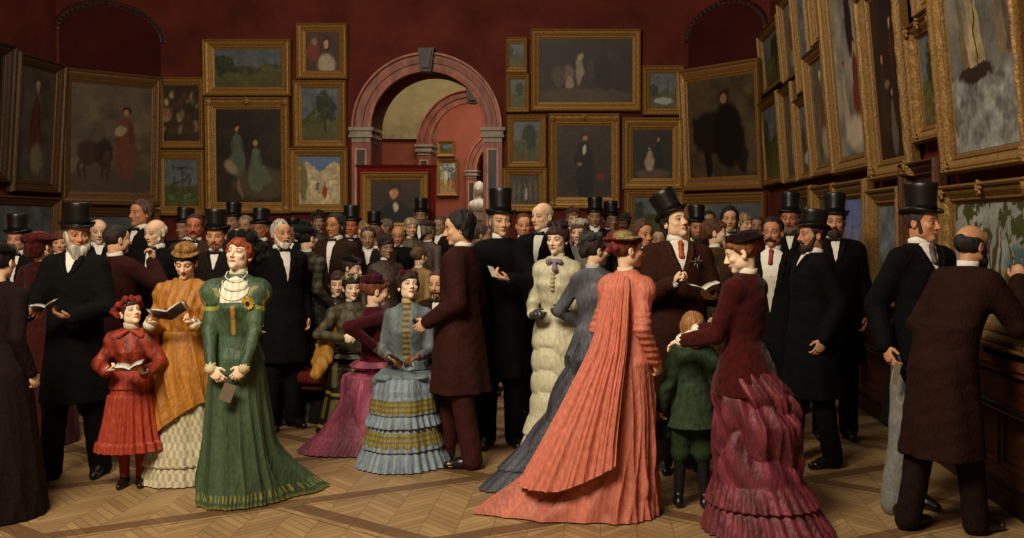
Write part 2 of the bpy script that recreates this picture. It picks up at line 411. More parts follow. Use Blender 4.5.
# overdoor arches of the corner walls: recessed dark panel with carved moulding
def overdoor(p, q, name, c0, c1):
    p = Vector(p).to_3d(); q = Vector(q).to_3d(); u = (q - p).normalized(); n = Vector((u.y, -u.x, 0))
    Mx = Matrix(((u.x, -n.x, 0, p.x), (u.y, -n.y, 0, p.y), (0, 0, 1, 0), (0, 0, 0, 1)))
    cx = (c0 + c1) / 2; r = (c1 - c0) / 2; zs = 4.35
    pts = [(cx + r * math.cos(t), zs + .42 * math.sin(t)) for t in np.linspace(0, math.pi, 25)]
    b = MB()
    poly = [(c1, 3.85)] + pts + [(c0, 3.85)]
    m0 = len(poly)
    b.add([Mx @ Vector((x, -.035, z)) for x, z in poly] + [Mx @ Vector((x, 0, z)) for x, z in poly], [tuple(range(m0))] + [(i, i + m0, (i + 1) % m0 + m0, (i + 1) % m0) for i in range(m0)])
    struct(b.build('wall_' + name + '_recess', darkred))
    rows = []
    for (x, z), t in zip(pts, np.linspace(0, math.pi, 25)):
        c, s_ = math.cos(t), math.sin(t)
        rows.append([Mx @ Vector((x + c * e, -f, z + s_ * e)) for e, f in ((-.03, .0), (-.02, .03), (.02, .04), (.05, .03), (.08, .035), (.1, .0))])
    b = MB(); b.strip(rows, False)
    for i in range(1, 24):
        (x, z), t = pts[i], np.linspace(0, math.pi, 25)[i]; c, s_ = math.cos(t), math.sin(t)
        o = Mx @ Vector((x + c * .035, -.038, z + s_ * .035)); b.box(-.02, .02, -.01, .01, -.02, .02, Matrix.Translation(o))
    struct(b.build('trim_' + name + '_overdoor', M['wood'], col=hx('38140e'), smooth=False))
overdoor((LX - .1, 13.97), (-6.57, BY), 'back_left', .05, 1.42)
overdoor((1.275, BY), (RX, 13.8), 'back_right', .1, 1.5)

# the archways: banded stone ring, keystone, imposts, pilasters with inset panels
def stone_arch(tagn, y, cx, zs, RO, RI, lo=0.0, cols=('965440', 'b88c7a', '4a423c', '968876'), label=''):
    t = thing('stone_archway', label, 'archway', (cx, y, 0))
    prof = [(RI, .02), (RI, -.08), (RI + .05, -.09), (RI + .055, -.06), (RI + .12, -.06), (RI + .125, -.09), (RI + .2, -.1), (RI + .205, -.07), (RO - .04, -.07), (RO - .03, -.13), (RO, -.13), (RO, .02)]
    rows = []; cc = []
    for i in range(57):
        a = math.pi * i / 56
        rows.append([(r * math.cos(a), yy, zs + r * math.sin(a)) for r, yy in prof])
        for r, yy in prof:
            k = .5 + .5 * math.sin(i * 2.1 + r * 20) * math.sin(i * .7)
            band = 1.0 if (r < RI + .055 or r > RO - .05) else 0.0
            c = np.array(hx(cols[0])) * (1 - .35 * k) + np.array(hx(cols[1])) * .35 * k
            cc.append(c * (1.08 if band else .95))
    MB().strip(rows, False).build('arch_ring', M['stone'], t, np.array(cc))
    b = MB(); b.prism([(-.075, zs + RI - .02), (.075, zs + RI - .02), (.12, zs + RO + .05), (-.12, zs + RO + .05)], -.2, .02)
    b.prism([(-.055, zs + RI + .03), (.055, zs + RI + .03), (.09, zs + RO), (-.09, zs + RO)], -.24, -.2)
    b.build('keystone', M['stone'], t, hx(cols[2]))
    for s in (-1, 1):
        xa, xb = (RI, RO) if s > 0 else (-RO, -RI)
        b = MB(); b.box(xa - .04, xb + .05, -.16, .5, zs - .05, zs); b.box(xa - .02, xb + .02, -.13, .5, zs - .11, zs - .05); b.box(xa - .035, xb + .035, -.15, .5, zs - .15, zs - .11); b.box(xa, xb, -.115, .45, zs - .22, zs - .15)
        b.build('impost', M['stone'], t, hx(cols[3]))
        b = MB(); b.box(xa, xb, -.1, .02, lo, zs - .22)
        pl = b.build('pilaster', M['stone'], t, hx(cols[0]))
        b = MB(); b.box(xa + .08, xb - .08, -.112, -.1, lo + .5, zs - .34); b.build('inset_panel', M['stone'], pl, hx(cols[2]))
        b = MB()
        for zz in (lo + .47, zs - .34): b.box(xa + .05, xb - .05, -.125, -.1, zz, zz + .03)
        for xx in (xa + .05, xb - .08): b.box(xx, xx + .03, -.125, -.1, lo + .5, zs - .34)
        b.build('panel_moulding', M['stone'], pl, hx(cols[1]))
    return t
stone_arch('a', BY, XC, ZS, RO, RI, label='large banded red stone archway with grey keystone in the back wall')
# vestibule
Y2 = 20.3
arch_wall('wall_vestibule_back_upper', Y2, Y2 + .5, -6.5, 1.2, XC, RI, 3.4, H, cream, z0=3.4)
b = MB(); b.box(-6.5, XC - RI, Y2, Y2 + .5, 0, 3.4); b.box(XC + RI, 1.2, Y2, Y2 + .5, 0, 3.4); struct(b.build('wall_vestibule_back_lower', rosewall))
b = MB(); b.box(-6.5, XC - RO, Y2 - .08, Y2, 3.36, 3.46); b.box(XC + RO, 1.2, Y2 - .08, Y2, 3.36, 3.46); struct(b.build('trim_2', M['stone'], col=hx('a08a6c')))
struct(MB().box(-6.6, -6.5, BY + .7, Y2, 0, H).build('wall_vestibule_left', cream)); struct(MB().box(1.2, 1.3, BY + .7, Y2, 0, H).build('wall_vestibule_right', rosewall))
struct(MB().box(-6.6, 1.3, BY + .7, Y2 + .5, H, H + .1).build('ceiling_vestibule', plaster))
stone_arch('b', Y2, XC, 3.25, RO, RI, label='second stone archway seen through the first, before the far red room')
Y3 = 27.0
arch_wall('wall_far_room_back', Y3, Y3 + .5, -8, 3, XC + .1, RI, 3.1, H, rosewall)
struct(MB().box(-8.1, -8, Y2 + .5, Y3, 0, H).build('wall_far_room_left', rosewall)); struct(MB().box(3, 3.1, Y2 + .5, Y3, 0, H).build('wall_far_room_right', rosewall))
struct(MB().box(-8.1, 3.1, Y2 + .5, Y3 + .5, H, H + .1).build('ceiling_far_room', plaster))
struct(MB().box(-8.1, 3.1, 31.5, 31.7, 0, H).build('wall_end', rosewall))
stone_arch('c', Y3, XC + .1, 3.1, RO, RI, label='third and smallest stone archway, farthest away through the two others')

# ------------------------------------------------------------------ the pictures
def blob(c, u, v, x, y, rx, ry, col, soft=.25, ang=0.0):
    ca, sa = math.cos(ang), math.sin(ang); du, dv = u - x, v - y
    a = (du * ca + dv * sa) / rx; b_ = (-du * sa + dv * ca) / ry
    m = np.clip((1 - np.sqrt(a * a + b_ * b_)) / soft, 0, 1)[..., None]
    return c * (1 - m) + np.array(col) * m
def fig(c, u, v, x, y0, h, dress, skin=(.72, .5, .38), hair=(.15, .08, .05), skirt=False, asp=1.0, hat=None):
    w_ = h * asp
    if skirt:
        c = blob(c, u, v, x, y0 + h * .28, w_ * .17, h * .33, dress, .2); c = blob(c, u, v, x, y0 + h * .65, w_ * .09, h * .2, dress, .2)
    else:
        c = blob(c, u, v, x - w_ * .04, y0 + h * .25, w_ * .05, h * .28, [q * .8 for q in dress], .3); c = blob(c, u, v, x + w_ * .05, y0 + h * .25, w_ * .05, h * .28, [q * .8 for q in dress], .3)
        c = blob(c, u, v, x, y0 + h * .62, w_ * .11, h * .24, dress, .2)
    c = blob(c, u, v, x - w_ * .09, y0 + h * .6, w_ * .035, h * .18, [q * .85 for q in dress], .4, -.2); c = blob(c, u, v, x + w_ * .08, y0 + h * .6, w_ * .035, h * .18, [q * .8 for q in dress], .4, .25)
    c = blob(c, u, v, x, y0 + h * .93, w_ * .065, h * .075, hair if hat is None else hat, .3); c = blob(c, u, v, x, y0 + h * .905, w_ * .042, h * .058, skin, .3)
    return c
def paint(kind, u, v, seed, asp):
    # u,v in 0..1 ; asp = height/width ; returns colours (sRGB)
    wu, wv = fbm(u, v * asp, 9, seed + 71, 3) - .5, fbm(u, v * asp, 9, seed + 72, 3) - .5; u = u + .07 * wu; v = v + .07 * wv / max(asp, .6)
    n1 = fbm(u, v * asp, 4, seed)[..., None]; n2 = fbm(u, v * asp, 13, seed + 50)[..., None]; g = v[..., None]
    A = lambda s: np.array(hx(s))
    if kind in ('land', 'trees', 'river', 'town', 'birch'):
        sky = A('9a9c92') * (1 - n1) + A('566474') * n1; sky = sky * .8 + .12 * n2
        gr = A('3f4420') * (1 - n1) + A('8a7a40') * n1
        hl = .42 + .12 * (fbm(u, v * 0, 3, seed + 9) - .5)
        m = np.clip((v - hl) / .04, 0, 1)[..., None]
        c = gr * (1 - m) + sky * m; c *= .8
        def tree(c, x, y, rx, ry, col):
            dd = np.hypot((u - x) / rx, (v - y) / ry) + .9 * (fbm(u, v * asp, 11, seed + 3) - .5)
            mm = np.clip((1 - dd) / .15, 0, 1)[..., None]; return c * (1 - mm) + (np.array(col) * (.5 + n2)) * mm
        dk = A('2c331a')
        if kind == 'land':
            c = tree(c, .12, .6, .16, .3, dk); c = tree(c, .45, .45, .3, .12, A('3a4020')); c = tree(c, .85, .5, .25, .15, A('4a4a26'))
        elif kind == 'trees':
            c = tree(c, .62, .62, .3, .33, dk); c = tree(c, .3, .42, .22, .15, A('4c4f2a')); c = blob(c, u, v, .62, .3, .025, .2, A('2e2012'))
        elif kind == 'river':
            c = blob(c, u, v, .5, .2, .4, .12, A('93a0a0')); c = tree(c, .15, .5, .2, .2, dk); c = blob(c, u, v, .68, .6, .05, .3, A('4a443c')); c = blob(c, u, v, .55, .45, .12, .12, A('4a443c'))
        elif kind == 'town':
            c = np.where((v < .78 + .1 * np.sin(u * 9))[..., None], A('c2b088') * (.75 + .5 * n2), A('5f7396')); c = blob(c, u, v, .1, .5, .12, .5, A('77703c'))
            c = fig(c, u, v, .62, .12, .34, list(A('a03820')), skirt=True, asp=asp); c = fig(c, u, v, .45, .28, .26, list(A('70604a')), asp=asp)
        else:
            c = tree(c, .5, .2, .6, .1, A('4d5a30')); c = blob(c, u, v, .55, .5, .02, .4, A('352a1c'))
            for i in range(9):
                c = blob(c, u, v, .5 + .25 * math.sin(i * 2.4), .62 + .2 * math.cos(i * 1.7), .22, .02, A('3a3020'), .5, i * .7)
    elif kind == 'sea':
        c = A('6d6a62') * (.6 + .8 * n1); wv = (A('8b8a84') * (.45 + .9 * n2)); m = np.clip((.38 - v + .08 * (n1[..., 0] - .5)) / .03, 0, 1)[..., None]; c = c * (1 - m) + wv * m
        hull = blob(c, u, v, .40, .37, .28, .05, A('2c2018'), .2); c = hull
        for x, wd, col in ((.42, .14, 'a8946c'), (.25, .06, '6d5c40'), (.8, .06, '7a6a50'), (.9, .04, '5c4c38')):
            mm = ((np.abs(u - x + .1 * (v - .4)) < wd * np.clip((1.05 - v) / .6, 0, 1)) & (v > .41) & (v < 1.2))[..., None]; c = np.where(mm, A(col) * (.7 + .5 * n2), c)
        c = blob(c, u, v, .43, .66, .012, .32, A('2a1c10'))
    elif kind == 'lion':
        c = A('6a5a46') * (.55 + .7 * n1); c = blob(c, u, v, .5, .1, .7, .16, A('4f4030'))
        c = blob(c, u, v, .22, .36, .17, .12, A('3b2516')); c = blob(c, u, v, .4, .36, .13, .15, A('2d1a10')); c = blob(c, u, v, .44, .33, .06, .07, A('4a2f1c'))
        for x in (.1, .17, .38, .46): c = blob(c, u, v, x, .2, .025, .11, A('3b2516'))
        c = fig(c, u, v, .68, .14, .68, list(A('6b3a26')), asp=asp, skirt=True); c = blob(c, u, v, .62, .58, .1, .06, A('a08a6a'), .3, .3)
    elif kind == 'two_ladies':
        c = A('2a2015') * (.6 + .9 * n1); c = blob(c, u, v, .7, .2, .5, .2, A('50422c') )
        c = fig(c, u, v, .33, .28, .56, list(A('505846')), skirt=True, asp=asp, hair=(.2, .1, .05)); c = fig(c, u, v, .62, .12, .56, list(A('5c6450')), skirt=True, asp=asp, hat=(.6, .55, .4))
        c = blob(c, u, v, .68, .3, .22, .12, A('566048'), .3, -.4); c = blob(c, u, v, .22, .38, .14, .07, A('8a7a5c'), .4, -.6); c = blob(c, u, v, .36, .15, .025, .14, A('806048'), .3, .3)
    elif kind == 'bust':
        c = A('352315') * (.7 + .5 * n1); c = blob(c, u, v, .5, .1, .38, .42, A('120c0a'), .1); c = blob(c, u, v, .5, .38, .05, .13, A('b8a488'))
        c = blob(c, u, v, .5, .74, .15, .19, A('241209')); c = blob(c, u, v, .47, .7, .105, .15, A('a9704c')); c = blob(c, u, v, .42, .72, .04, .08, A('c28c64'))
    elif kind == 'gent':
        c = A('3a2a1c') * (.6 + .7 * n1); c = fig(c, u, v, .5, .05, .85, list(A('140d0b')), asp=asp * 1.35, skin=(.66, .42, .3)); c = blob(c, u, v, .5, .24, .17, .3, A('140d0b'), .15)
        c = blob(c, u, v, .5, .66, .03, .07, A('c0b49c')); c = blob(c, u, v, .42, .46, .05, .02, A('9c6848')); c = blob(c, u, v, .8, .28, .09, .06, A('6d2018'))
    elif kind == 'horseman':
        c = A('54452f') * (.5 + .8 * n1); c = blob(c, u, v, .35, .45, .3, .24, A('1d150f'), .2); c = blob(c, u, v, .8, .2, .1, .2, A('1d150f'), .3); c = blob(c, u, v, .3, .12, .06, .2, A('17110c'), .3); c = blob(c, u, v, .14, .5, .08, .14, A('1d140e'), .3, .5); c = blob(c, u, v, .6, .42, .26, .36, A('120c0a'), .2); c = blob(c, u, v, .57, .8, .09, .1, A('2a1a10')); c = blob(c, u, v, .56, .79, .055, .065, A('8c6448'))
    elif kind == 'dogs':
        c = A('2e2118') * (.6 + .8 * n1); c = blob(c, u, v, .5, .1, .6, .15, A('4a3724'))
        for x, y, rx, ry, cl in ((.2, .4, .08, .2, '4f3a28'), (.32, .42, .06, .22, '6a543c'), (.43, .5, .05, .25, '8c7a60'), (.33, .3, .05, .1, '8f7e64'), (.72, .45, .17, .3, '1e1410'), (.85, .4, .08, .25, '2a1a12'), (.56, .5, .04, .2, '3e2c1e'), (.44, .72, .03, .06, '9a8668')):
            c = blob(c, u, v, x, y, rx, ry, A(cl), .3)
    elif kind == 'mother':
        c = A('2c2018') * (.7 + .6 * n1); c = blob(c, u, v, .5, .08, .5, .12, A('55432c')); c = fig(c, u, v, .66, .2, .66, list(A('15100e')), asp=asp, skirt=True); c = fig(c, u, v, .42, .16, .5, list(A('a08c66')), asp=asp * 1.3, skirt=True)
    elif kind == 'crowd':
        c = A('3a2a1a') * (.6 + .7 * n1); rs = np.random.RandomState(seed)
        for i in range(26):
            x, y = rs.rand(2); c = blob(c, u, v, x, .15 + .7 * y, .05 + .06 * rs.rand(), .05 + .06 * rs.rand(), np.array(hx(['a08058', '8a5a3c', '6d6a4a', 'b09a70', '5a3020'][i % 5])) * (.6 + .5 * rs.rand()), .5)
    elif kind == 'lady':
        c = A('6a6252') * (.6 + .6 * n1); c = fig(c, u, v, .5, .06, .85, list(A('6d3a2a')), asp=asp * .8, skirt=True, hat=(.8, .78, .7)); c = blob(c, u, v, .55, .2, .25, .18, A('9c8c70'), .4)
    elif kind == 'waist_lady':
        c = A('4a3020') * (.7 + .6 * n1); c = blob(c, u, v, .62, .15, .3, .35, A('a8927a')); c = blob(c, u, v, .62, .7, .15, .2, A('28140c')); c = blob(c, u, v, .6, .68, .09, .14, A('c89068')); c = blob(c, u, v, .2, .5, .2, .3, A('7a3020')); c = blob(c, u, v, .25, .75, .1, .1, A('8a6a50'))
    elif kind == 'tall':
        c = A('8a8578') * (.5 + .8 * n1); c = fig(c, u, v, .62, .45, .46, list(A('1e1612')), asp=asp * .8, skirt=True); c = fig(c, u, v, .72, .12, .4, list(A('6b2a1c')), asp=asp, skirt=True); c = fig(c, u, v, .3, .08, .36, list(A('a08c78')), asp=asp, skirt=True, hat=(.5, .15, .1)); c = blob(c, u, v, .55, .1, .4, .1, A('b8a890'), .4)
    elif kind == 'dark':
        c = A('20140e') * (.7 + .8 * n1); c = fig(c, u, v, .65, .35, .5, list(A('3c1d14')), asp=asp); c = fig(c, u, v, .3, .12, .55, list(A('2f2018')), asp=asp, skirt=True); c = blob(c, u, v, .42, .45, .12, .03, A('6c5a48')); c = fig(c, u, v, .55, .02, .4, list(A('5a5048')), asp=asp, skirt=True)
    elif kind == 'statue':
        c = A('34201a') * (.7 + .5 * n1); c = fig(c, u, v, .5, .1, .75, list(A('7a5a48')), asp=asp * .6)
    elif kind == 'dusk':
        c = A('7b7aa0') * (1 - g) + A('5c70a0') * g; c = c * (.7 + .5 * n1); c = np.where((v < .35 + .1 * (n2[..., 0]))[..., None], A('6e4a32') * (.6 + .8 * n2), c); c = fig(c, u, v, .35, .1, .55, list(A('8a5a3c')), asp=asp * .8); c = fig(c, u, v, .65, .12, .55, list(A('94603c')), asp=asp * .8)
    elif kind == 'cloudy':
        c = A('545c60') * (.6 + .7 * n1) + .1 * n2; c = np.where((v < .3)[..., None], A('4c4434') * (.7 + .6 * n2), c)
    elif kind == 'garden':
        c = A('9a9c90') * (.6 + .7 * n1); c = np.where((v < .45)[..., None], A('8f8058') * (.6 + .8 * n2), c); c = blob(c, u, v, .95, .5, .3, .2, A('4c6264'))
        for x, w_, an, cl in ((.5, .014, .05, '40301c'), (.62, .012, -.1, '4a3a22'), (.35, .01, .12, '3a3020'), (.76, .012, .15, '40301c'), (.3, .06, 0, 'd0c088'), (.42, .03, .1, 'dcd8c8'), (.55, .03, -.2, '4a3a22'), (.2, .02, .1, '6a7a40')):
            c = blob(c, u, v, x, .5, w_, .42, A(cl), .5, an)
        m = (fbm(u, v * asp, 16, seed + 5) > .56)[..., None] & (v > .68)[..., None]; c = np.where(m, A('3f4422'), c)
        m = (fbm(u, v * asp, 20, seed + 8) > .66)[..., None] & (v < .4)[..., None]; c = np.where(m, A('c07850'), c)
        c = fig(c, u, v, .88, .1, .5, list(A('a05040')), asp=asp * .8, skirt=True)
    elif kind == 'chapel':
        c = A('4a4438') * (.6 + .7 * n1)
        for i in range(5): c = blob(c, u, v, .12 + .19 * i, .45, .05, .5, A('6a604c'), .5)
        c = blob(c, u, v, .55, .35, .05, .25, A('b0a890'))
    return np.clip(c * (.9 + .2 * n2), 0, 1)

def picture(label, org, rz, u0, v0, u1, v1, border, kind, seed, tilt=3.0, ornate=False, col=('8e622a', 'a87d3c'), res=.016, name='framed_painting', dark=1.0):
    """outer rectangle (u0..u1, v0..v1) on the wall whose origin is org and whose direction is rz"""
    W_, Hh = u1 - u0, v1 - v0; bx = border if isinstance(border, tuple) else (border, border)
    ux, uy = math.cos(rz), math.sin(rz)
    t = thing(name, label, 'painting', (org[0] + ux * u0 + .02 * uy, org[1] + uy * u0 - .02 * ux, v0), rz)
    t.rotation_euler = (R(tilt), 0, rz)
    dp = .06 + .3 * min(bx)
    prof = [(0, .0), (0, .55), (.05, .85), (.14, 1.0), (.22, .92), (.26, .7), (.34, .74), (.46, .66), (.6, .48), (.7, .36), (.74, .44), (.8, .42), (.83, .26), (.93, .2), (1.0, .12)]
    rows = []; cc = []
    for e, hgt in prof:
        a, b_ = bx[0] * e, bx[1] * e
        # subdivide each side so that ornament can ripple the moulding
        ring = []
        for (xa, za), (xb, zb) in (((a, b_), (W_ - a, b_)), ((W_ - a, b_), (W_ - a, Hh - b_)), ((W_ - a, Hh - b_), (a, Hh - b_)), ((a, Hh - b_), (a, b_))):
            nn = 14
            for i in range(nn):
                s_ = i / nn; rip = (.0025 if ornate else .001) * math.cos(i * math.pi) * (1 if .1 < e < .7 else 0)
                ring.append((xa + (xb - xa) * s_, -(dp * hgt + rip), za + (zb - za) * s_))
        rows.append(ring); k = abs(math.sin(e * 23)); cc += [np.array(hx(col[0])) * (1 - k) + np.array(hx(col[1])) * k] * len(ring)
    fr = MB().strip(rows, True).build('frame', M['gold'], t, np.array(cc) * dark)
    if ornate:
        for x, z in ((bx[0] * .4, bx[1] * .4), (W_ - bx[0] * .4, bx[1] * .4), (bx[0] * .4, Hh - bx[1] * .4), (W_ - bx[0] * .4, Hh - bx[1] * .4), (W_ / 2, Hh - bx[1] * .3)):
            r = min(bx) * .42; b = MB()
            b.strip([[(x + r * w_ * (1 + .25 * math.cos(7 * q)) * math.cos(q), -dp * .8 - dd, z + r * w_ * (1 + .25 * math.cos(7 * q)) * math.sin(q)) for q in np.linspace(0, 2 * math.pi, 43)[:-1]] for w_, dd in ((.8, 0), (.7, r * .25), (.35, r * .2), (.28, r * .4), (.08, r * .46))], True, True)
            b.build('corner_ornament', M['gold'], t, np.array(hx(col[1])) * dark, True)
    cw, ch = W_ - 2 * bx[0], Hh - 2 * bx[1]
    nu, nv = max(10, min(150, int(cw / res))), max(10, min(150, int(ch / res)))
    U, V_ = np.meshgrid(np.linspace(0, 1, nu), np.linspace(0, 1, nv))
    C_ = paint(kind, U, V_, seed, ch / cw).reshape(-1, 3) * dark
    v = np.stack([bx[0] + U.ravel() * cw, np.full(U.size, -dp * .16), bx[1] + V_.ravel() * ch], 1)
    idx = np.arange(nu * nv).reshape(nv, nu)
    f = np.stack([idx[:-1, :-1].ravel(), idx[:-1, 1:].ravel(), idx[1:, 1:].ravel(), idx[1:, :-1].ravel()], 1)
    newobj('canvas', v, f, M['canvas'], t, C_)
    b = MB(); b.box(.01, W_ - .01, -.004, 0, .01, Hh - .01); b.build('backing', M['wood'], t, hx('2a1a0e'))
    return t
def back(label, x0, y0, x1, y1, cx0, cy0, kind, seed, **kw):
    d = BY / F
    bd = ((cx0 - x0) * d, (cy0 - y0) * d)
    picture(label, (0, BY, 0), 0, (x0 - VX) * d, EYE - (y1 - HZ) * d, (x1 - VX) * d, EYE - (y0 - HZ) * d, bd, kind, seed, tilt=kw.pop('tilt', 2), **kw)
g = 'gallery pictures on the back wall'
back('wide gilt framed dark landscape under a blue sky, topmost left of the arch', 205, 40, 293, 97, 216, 50, 'land', 3)
back('large gilt framed painting of two ladies in pale green in a dark garden', 208, 98, 292, 214, 218, 110, 'two_ladies', 5, ornate=True)
back('gilt framed painting of a crowded brown figure group, upper left by the corner', 159, 78, 206, 149, 165, 86, 'crowd', 7)
back('gilt framed painting of a bare spreading tree in a meadow, below the brown figure group', 158, 150, 207, 216, 166, 160, 'birch', 8)
back('small gilt framed half length of a lady, highest picture beside the arch', 298, 24, 349, 80, 307, 33, 'waist_lady', 9)
back('gilt framed painting of dark trees against pale sky, left of the arch', 295, 81, 348, 148, 303, 89, 'trees', 10)
back('gilt framed sunny village wall with red-clad figure, left of the arch', 291, 148, 350, 213, 300, 157, 'town', 11)
back('smallest gilt framed landscape, top right of the arch', 506, 38, 528, 74, 510, 45, 'land', 12, res=.02)
back('small gilt framed golden field scene, second from top right of the arch', 506, 74, 530, 113, 511, 80, 'trees', 13, res=.02)
back('very wide gilt framed painting of hounds in a dark stable, topmost right of the arch', 531, 30, 641, 112, 540, 40, 'dogs', 14)
back('small gilt framed grey river view with a spire, right of the hounds painting', 642, 66, 684, 116, 650, 74, 'river', 15)
back('gilt framed dark spreading trees on a green meadow, right of the arch', 507, 115, 547, 168, 514, 122, 'trees', 16)
back('gilt framed grey arcade interior, lowest picture right of the arch', 502, 168, 548, 212, 511, 176, 'chapel', 17)
back('tall gilt framed full length of a gentleman in black on brown', 549, 114, 620, 209, 558, 126, 'gent', 18, ornate=True)
back('gilt framed painting of a seated mother in pale dress and dark standing child', 622, 118, 683, 190, 633, 130, 'mother', 19)
back('gilt framed painting half hidden by hats, below the mother and child picture', 624, 190, 684, 240, 634, 198, 'land', 20)
# corner walls
def seg_frame(p, q): 
    p = Vector(p); q = Vector(q); return (p.x, p.y), math.atan2(q.y - p.y, q.x - p.x), (q - p).length
o, rz, Lc = seg_frame((LX - .1, 13.97), (-6.57, BY))
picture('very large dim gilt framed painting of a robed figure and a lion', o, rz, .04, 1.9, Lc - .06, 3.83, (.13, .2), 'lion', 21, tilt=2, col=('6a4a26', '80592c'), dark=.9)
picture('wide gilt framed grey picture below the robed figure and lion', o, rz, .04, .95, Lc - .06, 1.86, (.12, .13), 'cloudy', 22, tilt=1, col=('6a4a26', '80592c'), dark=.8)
o, rz, Lc = seg_frame((1.275, BY), (RX, 13.8))
picture('large gilt framed dark portrait of a rider beside his horse, right corner', o, rz, .03, 2.12, Lc - .08, 3.93, (.12, .2), 'horseman', 23, tilt=3, col=('8a6030', '9c7038'))
picture('wide gilt framed pale grey landscape behind the crowd, below the dark rider', o, rz, .02, 1.05, Lc - .03, 2.08, (.1, .16), 'river', 24, tilt=1, col=('8a6030', '9c7038'))
# left wall (u grows with depth)
def leftw(label, ya, yb, z0, z1, bd, kind, seed, **kw):
    picture(label, (LX - .1, 0), R(90), ya, z0, yb, z1, bd, kind, seed, **kw)
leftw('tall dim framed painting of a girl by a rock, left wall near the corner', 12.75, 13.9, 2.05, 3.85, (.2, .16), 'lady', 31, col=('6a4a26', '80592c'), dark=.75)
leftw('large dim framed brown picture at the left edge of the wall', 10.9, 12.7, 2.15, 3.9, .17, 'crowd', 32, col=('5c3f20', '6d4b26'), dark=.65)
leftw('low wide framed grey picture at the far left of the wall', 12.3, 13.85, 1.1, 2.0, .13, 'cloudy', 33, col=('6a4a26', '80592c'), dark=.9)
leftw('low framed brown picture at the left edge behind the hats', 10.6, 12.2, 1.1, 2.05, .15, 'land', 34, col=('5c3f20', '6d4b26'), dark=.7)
# right wall: (pixel range of the bottom edge) -> depth
def rightw(label, xa, xb, ya, yb, bd, kind, seed, zoff=None, **kw):
    da, db = RX * F / (xa - VX), RX * F / (xb - VX)     # far, near
    dm = .5 * (da + db)
    z0 = ya if ya < 6 and zoff is None else EYE + (HZ - ya) * da / F
    picture(label, (RX - kw.pop('out', 0), 0), R(-90), -da, ya, -db, yb, bd, kind, seed, **kw)
gc = ('6e4c20', '96703a')
rightw('narrow gilt framed woodland, highest on the right wall beside the corner', 769, 790, 3.4, 4.25, .12, 'trees', 41, tilt=5, col=gc)
rightw('narrow gilt framed meadow, below the corner woodland on the right wall', 769, 790, 2.15, 3.3, .12, 'land', 42, tilt=4, col=gc)
rightw('upper narrow gilt framed lady, second column from the corner of the right wall', 791, 805, 3.35, 4.35, .1, 'lady', 43, tilt=5, col=gc)
rightw('lower narrow gilt framed chapel, second column from the corner of the right wall', 791, 805, 2.12, 3.28, .1, 'chapel', 44, tilt=4, col=gc)
rightw('narrow gilt framed grey sky picture, third column from the corner, upper', 806, 820, 3.1, 4.3, .1, 'cloudy', 45, tilt=5, col=gc)
rightw('narrow gilt framed riverside picture, third column from the corner, lower', 806, 820, 2.12, 3.04, .1, 'river', 46, tilt=4, col=gc)
rightw('gilt framed lady with white bonnet and red shawl on the right wall', 821, 843, 2.12, 3.42, .13, 'lady', 47, tilt=5, col=gc)
rightw('gilt framed dark figures, above the lady with white bonnet', 821, 843, 3.5, 4.5, .12, 'dark', 48, tilt=5, col=gc)
rightw('very tall gilt framed painting of a dark clad man above kneeling figures', 844, 882, 2.1, 4.4, .16, 'tall', 49, tilt=5, col=gc)
rightw('very tall gilt framed painting in near black of seated figures', 883, 925, 1.98, 3.6, .17, 'dark', 50, tilt=5, col=gc, ornate=True)
rightw('gilt framed green garden picture between the dark figures and the ship', 927, 956, 2.2, 3.05, .12, 'trees', 51, tilt=5, col=gc, ornate=True)
rightw('gilt framed brown picture cut by the top edge, above the green garden picture', 927, 956, 3.1, 3.9, .12, 'crowd', 52, tilt=5, col=gc)
rightw('huge ornate gilt framed painting of a sailing ship in surf', 958, 1046, 1.95, 3.45, .13, 'sea', 53, tilt=5, col=gc, ornate=True, res=.01)
rightw('gilt framed brown picture behind the top hats, lower row of right wall', 800, 821, 1.0, 2.05, .15, 'crowd', 54, tilt=1, col=gc)
rightw('gilt framed dim picture beside the top hats, lower row of right wall', 822, 845, 1.0, 2.03, .15, 'chapel', 55, tilt=1, col=gc)
rightw('gilt framed lavender dusk with standing figures, lower row of right wall', 846, 879, .98, 2.02, .17, 'dusk', 56, tilt=1, col=gc)
rightw('gilt framed stormy blue sky picture behind the tall gentleman', 880, 914, .98, 1.92, .15, 'cloudy', 57, tilt=1, col=gc)
rightw('dark narrow framed statuette picture behind the tall gentleman', 915, 953, 1.0, 2.08, .13, 'statue', 58, tilt=1, col=('46240f', '5a3216'))
rightw('large ornate gilt framed garden with slender trees which the stooping man inspects', 956, 1052, .91, 1.88, .13, 'garden', 59, tilt=1, col=gc, ornate=True, res=.008)
# through the arches
picture('small gold framed green picture seen through the second arch', (0, Y3, 0), 0, P(437, 0, Y3).x, P(0, 157, Y3).z, P(455, 0, Y3).x, P(0, 141, Y3).z, .09, 'land', 61, tilt=0)
picture('pale gold framed picture seen through the second arch', (0, Y3, 0), 0, P(437, 0, Y3).x, P(0, 196, Y3).z, P(459, 0, Y3).x, P(0, 159, Y3).z, .1, 'garden', 62, tilt=0)
